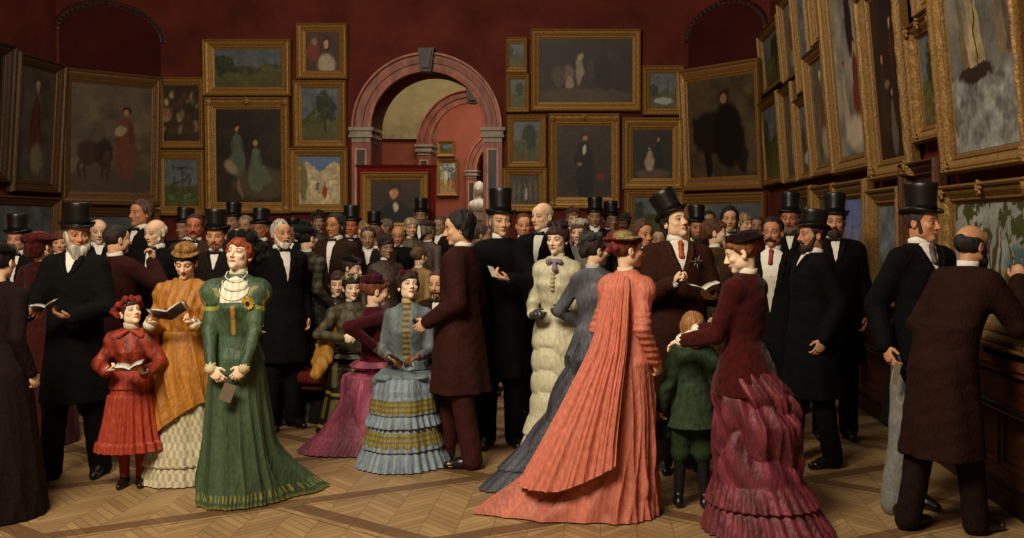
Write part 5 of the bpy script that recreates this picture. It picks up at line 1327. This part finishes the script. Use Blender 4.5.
b = MB(); c0 = p.front(1.35, .09, .05)
for i in range(7):
    a = i * 2 * math.pi / 7 + .3; c, q = math.cos(a), math.sin(a); l_ = .05 if i % 2 else .036
    b.add([tuple((c0 + np.array((c * .006 - q * .004, 0, q * .006 + c * .004))) * p.s), tuple((c0 + np.array((c * l_, -.012, q * l_))) * p.s), tuple((c0 + np.array((c * .006 + q * .004, 0, q * .006 - c * .004))) * p.s), tuple((c0 + np.array((c * .02, -.014, q * .02))) * p.s)], [(0, 3, 1), (3, 2, 1)])
b.build('lily_buttonhole', M['silk'], p.root, hx('9aa890'))
# boy in green
def boy():
    s = Person('child in green velvet jacket and breeches with long fair hair, seen from behind', 692, 330, 5.72, 180, 'm', (188, -4, 0), hs=1.22, bulk=.92, skin='fair', fine=0, arms={'r': ((-.24, -.0, .92), None), 'l': ((.27, -.02, .9), None)}, legs={'r': (-.11, .0), 'l': (.12, -.03)}).body()
    s.coat('33402b', hem=.74, flare=.03, mat='velvet', open_z=None, off=.032, amp=.005); s.collar('c8bca0', h=.05, r=.06)
    s.trousers('28371f', r=.05, breeches=True); s.stockings('17140f'); s.shoes()
    sd = Sdf(); sd.el((0, .022, .037), (.086, .106, .094), .01); sd.rc((0, .06, .02), (0, .07, -.09), .085, .07, k=.04)
    for sg in (-1, 1): sd.rc((sg * .07, .02, .02), (sg * .065, .03, -.12), .032, .03, k=.02)
    sd.fn(lambda x, y, z: -(y + .055) + 0 * x + 0 * z, (-.2, -.2, -.2), (.2, .2, .2), .01, 'i')
    s.hmesh('hair', sd, 'hair', lambda v: np.array(hx('a5713c')) * (.95 + .1 * np.clip(np.sin(np.arctan2(v[:, 1:2] - .02, v[:, :1]) * 37 + v[:, 2:] * 16), -1, 1)), .003, (80, 80, 22))
    return s
p = boy(); h = hpos(p, 'r', .12, .02)
t = thing('cloth_cap', 'small dark green cap held in the lowered hand of the child in green', 'cap', hpos(p, 'l', .13, .02))
sd = Sdf(); sd.el((0, 0, -.05), (.05, .035, .06), .02); sd.rc((-.03, -.03, -.09), (.035, -.03, -.09), .018, .016); v, f = sd.mesh(.008); newobj('crown', v + normals(v, f) * (.003 * wob(v, (60, 60, 60)))[:, None], f, M['velvet'], t, hx('1f2c1c'))
MB().tube([(.05 * math.cos(a), .036 * math.sin(a), -.012) for a in np.linspace(0, 2 * math.pi, 21)], .006, 6).build('band', M['velvet'], t, hx('141c12'), True)
# crimson lady
def crimson():
    s = Person('person in crimson velvet jacket and rose bustled skirt, hand laid upon a child\'s shoulder', 741, 252, 5.4, -128, 'f', (-98, -16, 0), skin='f8d6b6', lips='b8665a', bulk=1.06, brow='6a3c20',
               arms={'l': ((.15, -.33, 1.075), (.3, .4, -1), (.05, -.95, -.25), (-.1, .1, -1), .35), 'r': ((-.02, -.33, 1.12), (-.5, .3, -1), (.1, -.95, -.2), (0, 0, -1), .3)}).body()
    s.bodice('42120f', 'velvet', hem=.78, off=.016, peplum=.03, amp=.004, sl=(.054, .047, .036))
    s.skirt([(1.0, .14, .12, 0, 0), (.88, .19, .18, 0, .02), (.78, .21, .22, 0, .06), (.62, .22, .25, 0, .09), (.5, .225, .24, 0, .08), (.3, .24, .25, 0, .08), (.01, .3, .31, 0, .11)], '7a2c34', 'silk', nz=150, nt=220,
            colf=lambda th, z, v: np.array(hx('682a32')) * (1 + .22 * np.sin(9 * th + 20 * z) * np.sin(16 * z + 2 * th))[:, None],
            fold=lambda th, z: (.045 * swags(th, z, 21, 1.1) + .04 * crease(th + z, z, 11)) * np.clip((z - .24) * 5, 0, 1) * np.clip((.98 - z) * 5, 0, 1) + ruffles([(0, .16, .035, .014), (.16, .28, .03, .01)], 34)(th, z), train=(90, .1, .5, 1.4, 1.2))
    s.collar('e8dcc4', h=.045, r=.052); s.cuffs('ece2cc', .037); s.shoes(); s.hair('7a4420', 'bun', .005)
    def hf(sd): sd.el((0, .05, .092), (.1, .1, .04), .02); sd.el((0, .06, .07), (.115, .112, .02), .02); blobs(sd, [(0, -.05, .095, .03), (.05, -.03, .1, .03), (-.05, -.03, .1, .03), (0, .12, .07, .035)])
    s.soft_hat(hf, '1f0d0d', 'velvet', .007); return s
p = crimson()
# gentlemen at the right
p = gent('person with red face, dark moustache, pale waistcoat and crimson cravat, facing left', 773, 233, 7.25, -18, (-24, 2, 0), hat=False, hair='1d1410', skin='bc7c5a', beard='M', hem=.5, open_z=1.02, vw=.085, vest='cfc4b0', tie='cravat', tcol='8c2a20', bulk=1.1)
p = gent('person in low hat with brown beard, in profile to the left, black coat', 812, 235, 6.75, -78, (-74, 0, 0), coat='080707', hair='2c1a10', skin='ruddy', beard='bm', tr='0d0a09', tie=None, open_z=1.35, vw=.05, hat_h=.13, hem=.48, legs={'r': (-.1, -.1), 'l': (.1, .12)})
p = gent('person in top hat with pointed dark beard, near the right wall, facing front', 835, 222, 7.65, -10, (-14, 0, 0), coat='080707', hair='2a1a12', skin='ruddy', beard='bmg', open_z=1.3, tr='0d0a09', vw=.04)
p = gent('person in tall top hat, black frock coat and light grey trousers, looking right', 923, 222, 5.75, 22, (42, -2, 0), coat='070606', hair='3a2a20', beard='s', skin='c98a66', tie='cravat', tcol='5a4a44', tr='77736c', open_z=1.3, vw=.06, hem=.47, bulk=.98, hat_h=.175, hat_tilt=3,
         arms={'r': ((-.27, -.02, .92), None), 'l': ((.25, -.1, .95), None)}, legs={'r': (-.24, -.05), 'l': (-.02, .05)})
h = hpos(p, 'r', .13, .02); card('pale glove held in the lowered hand of the person in light grey trousers', (h[0], h[1] - .03, h[2] - .03), (R(85), R(12), R(20)), .045, .12, '9a8c70', 'glove', 'glove')
# stooping connoisseur
def stooper():
    s = Person('stooping person with bald crown and brown coat, peering through an eyeglass at a painting', 978, 262, 5.32, 118, 'm', (112, -2, 0), stoop=24, skin='c08a64', size=.97, bulk=1.0, fine=0,
               arms={'r': ((-.16, -.40, 1.36), (-.3, -.7, -.8), (.1, -.1, .95), (.4, -.7, 0), 1.2), 'l': ((.2, -.25, .95), None)}, legs={'r': (-.12, -.12), 'l': (.12, .14)}).body()
    s.coat('26110a', hem=.42, off=.032, open_z=None, amp=.006); s.collar(); s.cuffs(); s.trousers('1c0f0b'); s.shoes(); s.hair('1a100c', 'bald'); s.whiskers('1a100c', 'bs'); return s
p = stooper(); h = hpos(p, 'r', .09, .03)
b = MB(); b.tube([(.022 * math.cos(a), 0, .022 * math.sin(a)) for a in np.linspace(0, 2 * math.pi, 21)], .003, 6); b.tube([(0, 0, -.022), (0, 0, -.08)], .003, 6); o = b.build('eyeglass', M['gold'], None, hx('a08040'), True); o.location = (h[0] - .03, h[1], h[2] + .06); o.rotation_euler = (0, 0, R(60)); tag(o, 'small round eyeglass raised to the stooping person\'s eye', 'eyeglass')
# dark figure at the left edge
p = lady('person in very dark gown at the left edge of the picture, seen from behind', 2, 262, 5.6, 168, (176, 0, 0), col='1a0d0a', mat='cloth', hair='140c0a', collar=None, fine=1)
p.soft_hat(lambda sd: hatfn_bonnet(sd, 1.2), '140a08')

# ================= seated group
def seat_lady_blue():
    s = Person('seated person in pale blue dress with olive lace tiers, gloved hands in lap', 408, 287, 7.05, 4, 'f', (26, 20, 4), seat=True, size=.92, skin='f8d6b6', lips='b8665a', brow='2a1a12', gaze=(.3, 1),
               arms={'r': ((-.11, -.27, .79), (-.35, 1, -.2), (.8, -.5, -.2), (.1, .1, -1), .5), 'l': ((.11, -.27, .79), (.35, 1, -.2), (-.8, -.5, -.2), (0, .1, -1), .5)}).body()
    dz = s.dz
    def cc(v):
        c = np.array(hx('70787a')) * (.9 + .1 * np.sin(v[:, :1] * 50)); m = (np.abs(v[:, 0]) < .03) & (v[:, 1] < 0) & (v[:, 2] > 1.05 + dz) & (v[:, 2] < 1.5 + dz); c[m] = np.array(hx('8a7640')) * (.8 + .3 * np.sin(v[m][:, 2:] * 150)); 
        m = (np.abs(np.abs(v[:, 0]) - .05) < .012) & (v[:, 1] < 0) & (v[:, 2] > 1.15 + dz) & (v[:, 2] < 1.42 + dz); c[m] = hx('5c6466'); return c
    s.bodice('70787a', 'silk', hem=.93, off=.012, peplum=.01, colf=cc)
    lace = 'x'
    def sc_(th, z, v):
        c = np.tile(np.array(hx('8896a0')), (len(z), 1)) * (.9 + .1 * np.sin(30 * th)[:, None])
        for a, b in ((.17, .27), (.40, .50), (.02, .0)):
            m = (z > a + .012 * np.sin(24 * th)) & (z < b); c[m] = (np.array(hx('84763c')) * (.75 + .4 * np.abs(np.sin(50 * th) * np.sin(90 * z)))[:, None])[m]
        return c
    s.skirt(lap(dz, .235, .28), '8896a0', 'silk', nz=150, nt=220, colf=sc_,
            fold=lambda th, z: ruffles([(0, .13, .035, .014), (.14, .29, .02, .006), (.3, .38, .03, .012), (.39, .52, .012, .004)], 38)(th, z) + .008 * np.sin(9 * th))
    sd = Sdf()
    for x in (-.12, .12, 0): sd.el((x, -.25, .645), (.1, .17, .03), .03)
    sd.rc((-.2, -.33, .62), (.2, -.33, .62), .03, .03, k=.03); v, f = sd.mesh(.012); s.out('lap_drapery', v + normals(v, f) * (.01 * wob(v, (30, 20, 20)))[:, None], f, 'silk', hx('6c787a'))
    s.collar('b8a468', h=.04); s.gloves('6a3f22'); s.shoes(); s.hair('2a1810', 'curly', .005)
    def hf(sd): sd.el((0, .05, .085), (.09, .09, .045), .02); blobs(sd, [(-.05, -.01, .11, .03), (0, -.03, .115, .03), (.05, -.01, .11, .03)])
    s.soft_hat(hf, '4a1620', 'velvet', .007); 
    sd = Sdf(); blobs(sd, [(.062, -.135, 1.36 + dz, .016), (.08, -.125, 1.35 + dz, .014), (.07, -.13, 1.335 + dz, .014)]); v, f = sd.mesh(.006); s.out('corsage', v, f, 'velvet', hx('2a2028')); return s
p = seat_lady_blue(); h = hpos(p, 'l', .1, .03)
card('dark folded fan lying in the gloved hands of the seated person in pale blue', (h[0] - .04, h[1] - .03, h[2] + .03), (R(20), R(10), R(75)), .025, .2, '241a16', 'folded_fan', 'fan')
def seat_lady_rose():
    s = Person('seated person in crimson jacket and shiny magenta skirt, seen from behind', 377, 291, 7.3, 118, 'f', (112, -10, 0), seat=True, size=.92, skin='fair', bulk=1.12, arms={'r': ((-.2, .08, .83), (-.3, 1, .1)), 'l': ((.14, -.3, .78), None)}).body()
    dz = s.dz
    s.bodice('451018', 'velvet', hem=.9, off=.016, peplum=.012)
    s.skirt([(1.06 + dz, .13, .11, 0, 0), (.98 + dz, .15, .14, 0, 0), (.69, .18, .19, 0, -.03), (.65, .22, .27, 0, -.06), (.58, .25, .36, 0, -.12), (.45, .27, .38, 0, -.11), (.22, .3, .4, 0, -.08), (.01, .34, .43, 0, -.05)], '8a4256', 'silk', nz=130, nt=220,
            colf=lambda th, z, v: np.array(hx('8e4458')) * (1 + .2 * np.sin(7 * th + 9 * z))[:, None],
            fold=lambda th, z: (.04 * crease(th, z, 11) + .02 * swags(th, z)) * np.clip((z - .13) * 6, 0, 1) * np.clip((1.1 + dz - z) * 5, 0, 1) + ruffles([(0, .13, .03, .014)], 44)(th, z), train=(80, .2, .4, 1.5, 1.5))
    s.collar('c8b8a0', h=.035); s.gloves('7a6034', ('r',)); s.shoes(); s.hair('6a3418', 'bun', .005)
    def hf(sd): sd.el((0, .05, .085), (.1, .1, .05), .02); blobs(sd, [(-.06, .03, .115, .035), (0, .0, .125, .035), (.05, .04, .12, .035), (0, .12, .08, .04)])
    s.soft_hat(hf, '3a101c', 'velvet', .008); return s
p = seat_lady_rose()
def seat_lady_dark():
    s = Person('seated person in black and olive dress with yellow shawl and flowered bonnet', 352, 288, 8.1, 26, 'f', (24, 0, 0), seat=True, size=.92, skin='f8d6b6', lips='b8665a', brow='2a1a12', arms={'r': ((-.14, -.3, .8), (-1, .3, -.3)), 'l': ((.13, -.3, .78), None)}).body()
    dz = s.dz
    s.bodice('3a3420', 'silk', hem=.93, off=.014, puff=.01, colf=lambda v: np.array(hx('4a4228')) * (.7 + .5 * np.abs(np.sin(v[:, :1] * 40) * np.sin(v[:, 2:] * 40))))
    def sc_(th, z, v):
        c = np.tile(np.array(hx('1a140f')), (len(z), 1)); m = (z > .12) & (z < .3) & (np.sin(9 * th) > -.2); c[m] = hx('5f5526'); m = (z > .4) & (np.sin(7 * th + 2) > .2); c[m] = hx('5a5230'); m = (np.abs(z - .34) < .012) | (np.abs(z - .06) < .012); c[m] = hx('8a7430'); return c
    s.skirt(lap(dz), '1a140f', 'silk', nz=110, colf=sc_, fold=lambda th, z: .012 * np.sin(11 * th) + ruffles([(0, .1, .02, .01)])(th, z))
    sd = Sdf()
    for a, b in (((-.12, .06, 1.36), (-.22, .0, 1.15)), ((-.22, .0, 1.15), (-.26, -.16, 1.0)), ((-.26, -.16, 1.0), (-.36, -.26, .9)), ((-.2, .08, 1.2), (-.3, -.05, .98))): sd.rc((a[0], a[1], a[2] + dz), (b[0], b[1], b[2] + dz), .06, .055, k=.05)
    v, f = sd.mesh(.012); s.out('shawl', v + normals(v, f) * (.012 * wob(v, (30, 30, 12)))[:, None], f, 'silk', hx('a8742c'))
    s.collar('c8b890', h=.04); s.shoes(); s.hair('1c120c', 'fringe', .005)
    def hf(sd): sd.el((0, .04, .08), (.092, .095, .045), .02); blobs(sd, [(-.06, -.02, .1, .026), (-.02, -.05, .105, .026), (.03, -.05, .105, .026), (.07, -.01, .1, .026)])
    s.soft_hat(hf, lambda v: np.where((np.sin(v[:, :1] * 90) > .3), np.array(hx('c8b88c')), np.array(hx('5c5a30'))), 'velvet', .008); return s
p = seat_lady_dark()
p = lady('seated person in black with bare forehead, close behind the flowered bonnet', 337, 284, 8.6, 22, (18, -4, 0), col='17110f', seat=True, size=.92, hair='3a2418', bod=dict(off=.014))
p = gent('seated person with ginger moustache and brown coat, behind the pale blue dress', 438, 284, 7.85, -10, (-12, -4, 0), coat='24140f', seat=True, size=.95, hat=False, hair='4a2c18', beard='Mg', bcol='7a4a28', skin='warm', bulk=.85)
p = lady('seated person in dark bonnet with head bowed, behind the flowered bonnet', 352, 268, 9.3, 60, (78, -10, 0), col='221a16', seat=True, size=.95)
p.soft_hat(lambda sd: hatfn_bonnet(sd), '120c0a', 'velvet', .006)
p = lady('person in faded yellow dress seen from behind, below the screen', 420, 262, 9.6, 150, (140, 0, 0), col='8a6c3c', hair='5a4020', size=.82)
def bench(label, x, y, w_, rz):
    t = thing('upholstered_bench', label, 'bench', (x, y, 0), R(rz))
    sd = Sdf(); sd.fn(lambda X, Y, Z: np.maximum(np.maximum(np.abs(X) - w_ / 2 + .03, np.abs(Y) - .17), np.abs(Z - .40) - .02) - .03, (-w_ / 2, -.22, .33), (w_ / 2, .22, .47), 0); v, f = sd.mesh(.02); newobj('cushion', v, f, M['leather'], t, hx('5a1a14'))
    for sx in (-1, 1):
        for sy in (-1, 1): MB().tube([(sx * (w_ / 2 - .08), sy * .14, .37), (sx * (w_ / 2 - .07), sy * .14, .2), (sx * (w_ / 2 - .08), sy * .15, 0)], [.03, .018, .022], 10).build('leg', M['wood'], t, hx('3a1c0e'), True)
    MB().box(-w_ / 2 + .05, w_ / 2 - .05, -.15, .15, .30, .36).build('seat_rail', M['wood'], t, hx('3a1c0e'))
bench('red upholstered bench under the seated group in the middle', -1.85, 8.0, 1.9, -20)

# ================= middle distance, left
gent('person in top hat with white shirt and black bow, at the far left edge', 17, 239, 8.0, 12, (10, -4, 0), hair='2a1c14', skin='c08a64', open_z=1.15, vw=.042, coat='0a0808')
def maroon():
    s = lady('person in maroon gown and wide maroon hat seen from behind at the left', 42, 246, 7.5, 172, (165, 0, 0), col='3c1412', mat='velvet', hair='6a2c18', hstyle='fringe', collar=None, tab=[(1.08, .13, .11, 0, 0), (.9, .19, .18, 0, .02), (.5, .24, .24, 0, .03), (.01, .31, .31, 0, .05)])
    def hf(sd): sd.el((0, .05, .07), (.12, .12, .05), .03); sd.el((0, .09, -.02), (.09, .06, .09), .03); sd.el((0, .02, .06), (.15, .14, .02), .03)
    s.soft_hat(hf, '4a1712', 'velvet', .008)
maroon()
lady('person with auburn hair peeping out between the maroon hat and the grey beard', 59, 243, 8.9, 25, (28, 0, 0), col='3a2018', hair='5a2c18', hstyle='fringe', skin='warm')
gent('person with thin white hair and strong nose, behind the grey bearded gentleman', 98, 232, 8.7, 30, (32, -2, 0), hat=False, hair='a89c88', hstyle='bald', skin='d8b08c', coat='0b0909', nose=1.4, tie=None, open_z=1.35)
gent('person seen from behind in dark maroon coat, hand raised to the cheek', 118, 240, 7.45, 150, (140, 0, 0), hat=False, hair='2a1c14', skin='warm', coat='32130f', open_z=None, tie=None, arms={'r': ((-.14, -.2, 1.43), (-.8, .2, -1), (-.1, .1, 1), (0, 1, 0), .7)})
gent('tall person with full brown hair and ruddy face, looking left over the crowd', 140, 214, 9.2, -15, (-26, 3, 0), hat=False, hair='4a2e1c', hstyle='wavy', skin='bd8058', coat='0c0a09')
gent('old person with white hair and side whiskers in black, left of the orange gown', 155, 233, 8.2, -8, (-18, -6, 0), hat=False, hair='cfc4ae', hstyle='bald', beard='s', bcol='b8ac96', skin='e4bc96', coat='0a0808', open_z=1.15, vw=.042, brow='6a6054')
gent('person in top hat half hidden behind the straw hat', 184, 228, 10.4, 0, (-10, 0, 0), skin='dim')
gent('person with very red face and moustache, bare headed, just above the straw hat', 194, 227, 9.0, 15, (14, 0, 0), hat=False, hair='3a2418', hstyle='short', skin='b86a48', beard='m', coat='3a2418')
gent('person in top hat with sandy goatee, beside the black feathered hat', 216, 236, 7.6, 10, (8, -4, 0), skin='cf9468', hair='4a2c18', beard='gm', bcol='6a4022', coat='1a1310')
gent('person in top hat with pale hair, between feathered hat and white bearded person', 260, 229, 10.2, -8, (-10, 0, 0), skin='b06c44', hair='8a7458', hstyle='short')
gent('person with white hair and white pointed beard in black coat, looking right', 281, 234, 8.0, 40, (44, 2, 0), hat=False, hair='aaa294', hstyle='short', beard='bm', bcol='c4b8a0', skin='cc946c', coat='0a0808', open_z=1.2, vw=.05)
gent('dim person in dark low hat behind the white bearded person', 293, 231, 11.6, 0, (5, 0, 0), skin='8a5a3c', hair='2a1c14', hat_h=.1)
def plaid():
    s = lady('person in grey plaid dress and black bonnet seen from behind, standing behind the bench', 308, 238, 8.5, 152, (146, 0, 0), col='484438', mat='cloth', hair='1e1410', hstyle='bun',
        arms={'r': ((-.22, -.06, 1.0), (-.35, 1, -.2)), 'l': ((.2, -.2, 1.1), None)}, bod=dict(puff=.012, colf=lambda v: np.array(hx('504a3c')) * (.75 + .25 * np.sign(np.sin(v[:, :1] * 90)) * .5 + .25 * np.sign(np.sin(v[:, 2:] * 90)) * .5)),
        skirt_kw=dict(nz=140, nt=220, colf=lambda th, z, v: np.array(hx('444438')) * (.8 + .14 * np.sign(np.sin(30 * th)) + .14 * np.sign(np.sin(z * 60)))[:, None], train=(90, .2, .5, 1.5)))
    s.soft_hat(lambda sd: (sd.el((0, .05, .075), (.1, .1, .06), .02), blobs(sd, [(0, .06, .13, .04), (.05, .02, .12, .03), (-.05, .03, .12, .03), (0, .12, .02, .035)])), '121614', 'velvet', .007)
plaid()
gent('person with long dark hair and side whiskers, dark wing collar, in brown coat', 335, 226, 9.4, -12, (-22, 0, 0), hat=False, hair='1e1410', hstyle='wavy', skin='b87c50', beard='s', coat='2c1a10', open_z=1.15, bulk=1.1)
gent('ruddy person in top hat standing left of the screen', 351, 226, 10.6, 0, (8, 0, 0), skin='bd6a40', hair='3a2418', coat='0c0a09')
gent('elderly clerical person in black with grey hair, in front of the screen', 398, 236, 10.8, 5, (6, -8, 0), hat=False, hair='8a8074', hstyle='bald', skin='b8805c', open_z=None, tie=None, coat='080707')
# middle distance, centre and right
gent('round faced person with reddish hair, left of the old bald person', 524, 226, 9.4, 0, (6, 0, 0), hat=False, hair='5a3420', hstyle='short', skin='d0946a', coat='120c0a')
gent('old person with bald high forehead and grey hair in black, looking left', 542, 217, 8.3, -20, (-36, 0, 0), hat=False, hair='8a8072', hstyle='bald', skin='eabf9a', coat='0a0808', open_z=1.12, vw=.042)
p = lady('person in pale bonnet and grey dress behind the cream gown', 579, 233, 9.0, -10, (-14, 0, 0), col='6c6a5c', hair='5a3c24', hstyle='fringe')
p.soft_hat(lambda sd: hatfn_bonnet(sd, 1.1, .01), 'a09a86', 'velvet', .007)
gent('person with gaunt face and reddish hair, between the straw bonnet and tilted top hat', 643, 235, 7.8, 25, (30, 0, 0), hat=False, hair='4a2818', hstyle='wavy', skin='c88c64', coat='241410', open_z=1.2)
gent('person with short beard in top hat, right behind the lily buttonhole', 697, 228, 9.4, 5, (4, 0, 0), skin='b4785a', hair='3a2016', beard='b', coat='0c0a09')
p = lady('person with auburn curls in brown fur jacket, in profile facing right', 716, 233, 8.3, 60, (82, 6, 0), col='4a321c', mat='velvet', hair='5a3018', hstyle='curly')
gent('person with long dark hair and sharp face, facing front behind the auburn curls', 730, 219, 10.1, -5, (-6, -2, 0), hat=False, hair='17100c', hstyle='long', skin='cf9c70', coat='120c0a')
gent('person in top hat with grey moustache, between red faced person and low hat', 790, 219, 8.8, -12, (-18, 0, 0), skin='b8704c', hair='5a4a3c', beard='bm', bcol='6a5444', hat_h=.175)
# the far crowd
rs = np.random.RandomState(4)
far = [  # px, eye y, depth, yaw, kind, colour, skin, hair, hat, label
    (363, 231, 11.6, 80, 'f', '5a4428', 'warm', '8a6a3c', None, 'fair haired person in profile, just left of the screen'),
    (374, 229, 11.8, 10, 'm', '241a14', 'dim', '5a4a3a', 'top', 'dim person in small top hat at the left edge of the screen'),
    (385, 228, 12.6, -60, 'm', '2a2018', 'dim', '6a5a48', None, 'dim grey haired person in profile before the portrait'),
    (411, 228, 11.6, 20, 'f', '4a4030', 'warm', 'a08a6a', None, 'pale haired person just below the portrait'),
    (421, 216, 13.0, 0, 'm', '120d0a', 'dim', '3a2a1c', 'top', 'tiny dark top hatted person at the right edge of the portrait'),
    (429, 231, 11.4, 150, 'f', '4a3a30', 'dim', '6a5c4c', 'bon', 'person in grey feathered bonnet from behind, right of the screen'),
    (440, 226, 12.3, -20, 'm', '1c1612', 'dim', '5a4c3c', None, 'dim bare headed person inside the archway'),
    (378, 247, 10.6, 170, 'm', '2c1c14', 'dim', '5a3420', None, 'person with brown hair from behind, below the screen left'),
    (386, 262, 9.0, 30, 'f', '3a2a20', 'dim', '2a1c14', 'bon', 'dark bonneted person stooping behind the crimson jacket'),
    (368, 262, 9.7, 10, 'm', '1a1412', 'dim', '3a2a1c', None, 'dim bare headed person behind the seated group'),
    (595, 217, 11.5, 0, 'm', '120d0a', 'dim', '2a1c14', 'top', 'dim person in small top hat beneath the full length gentleman painting'),
    (573, 219, 12.6, 10, 'f', '6a3c34', 'warm', '7a5a40', 'bon', 'tiny person in reddish bonnet under the left of the gentleman painting'),
    (611, 220, 11.9, 20, 'm', '120d0a', 'dim', '2a1c14', 'top', 'dim person in tiny top hat beneath the right corner of the gentleman painting'),
    (624, 224, 12.6, -20, 'f', '3a3428', 'dim', '4a3020', 'bon', 'tiny dark bonneted person behind the yellow straw bonnet'),
    (745, 224, 11.2, 30, 'f', '4a4434', 'warm', '8a7050', None, 'dim fair haired person right of the long haired one'),
    (757, 226, 11.8, -10, 'm', '2a221a', 'dim', '4a3c2c', None, 'dim bare headed person left of the red faced one'),
    (709, 221, 12.2, 0, 'm', '120d0a', 'dim', '2a1c14', None, 'tiny dim person just right of the bearded top hat'),
    (245, 226, 11.3, 0, 'm', '120d0a', 'dim', '7a6a54', None, 'dim grey haired person above the black feathered hat'),
    (318, 222, 12.4, 20, 'f', '2a2018', 'dim', '3a2a1c', 'bon', 'tiny dark bonneted person above the black bonnet'),
    (233, 221, 11.9, -10, 'm', '14100e', 'dim', '3a2a1c', 'top', 'dim top hatted person in shadow above the black feathered hat'),
    (483, 236, 9.6, 90, 'm', '120c0a', 'dim', '3a2a1c', None, 'dim person between the long haired one and the tall clerical hat'),
    (660, 245, 8.6, -10, 'm', '120c0a', 'dim', '2a1c14', None, 'dim person in the shadow behind the tilted top hat'),
]
for px, ey, d, yaw, k, c, sk, hr, hat, lb in far:
    if k == 'm': s = gent(lb, px, ey, d, yaw, (yaw, -3, 0), coat=c, skin=sk, hair=hr, hat=(hat == 'top'), hstyle='short', tie=None, open_z=1.3 if abs(yaw) < 90 else None, fine=2, size=.93 if ey > 240 else None)
    else:
        s = lady(lb, px, ey, d, yaw, (yaw, 0, 0), col=c, skin=sk, hair=hr, hstyle='fringe', fine=2, size=.88 if ey > 240 else None)
        if hat: s.soft_hat(lambda sd: (hatfn_bonnet(sd, 1.1), blobs(sd, [(0, .05, .13, .03), (.05, .02, .12, .03)])), '%02x%02x%02x' % tuple(int(min(255, 255 * q * .8)) for q in hx(c)), 'velvet', .008)
print('script seconds', round(time.time() - T0, 1), 'objects', len(bpy.data.objects))
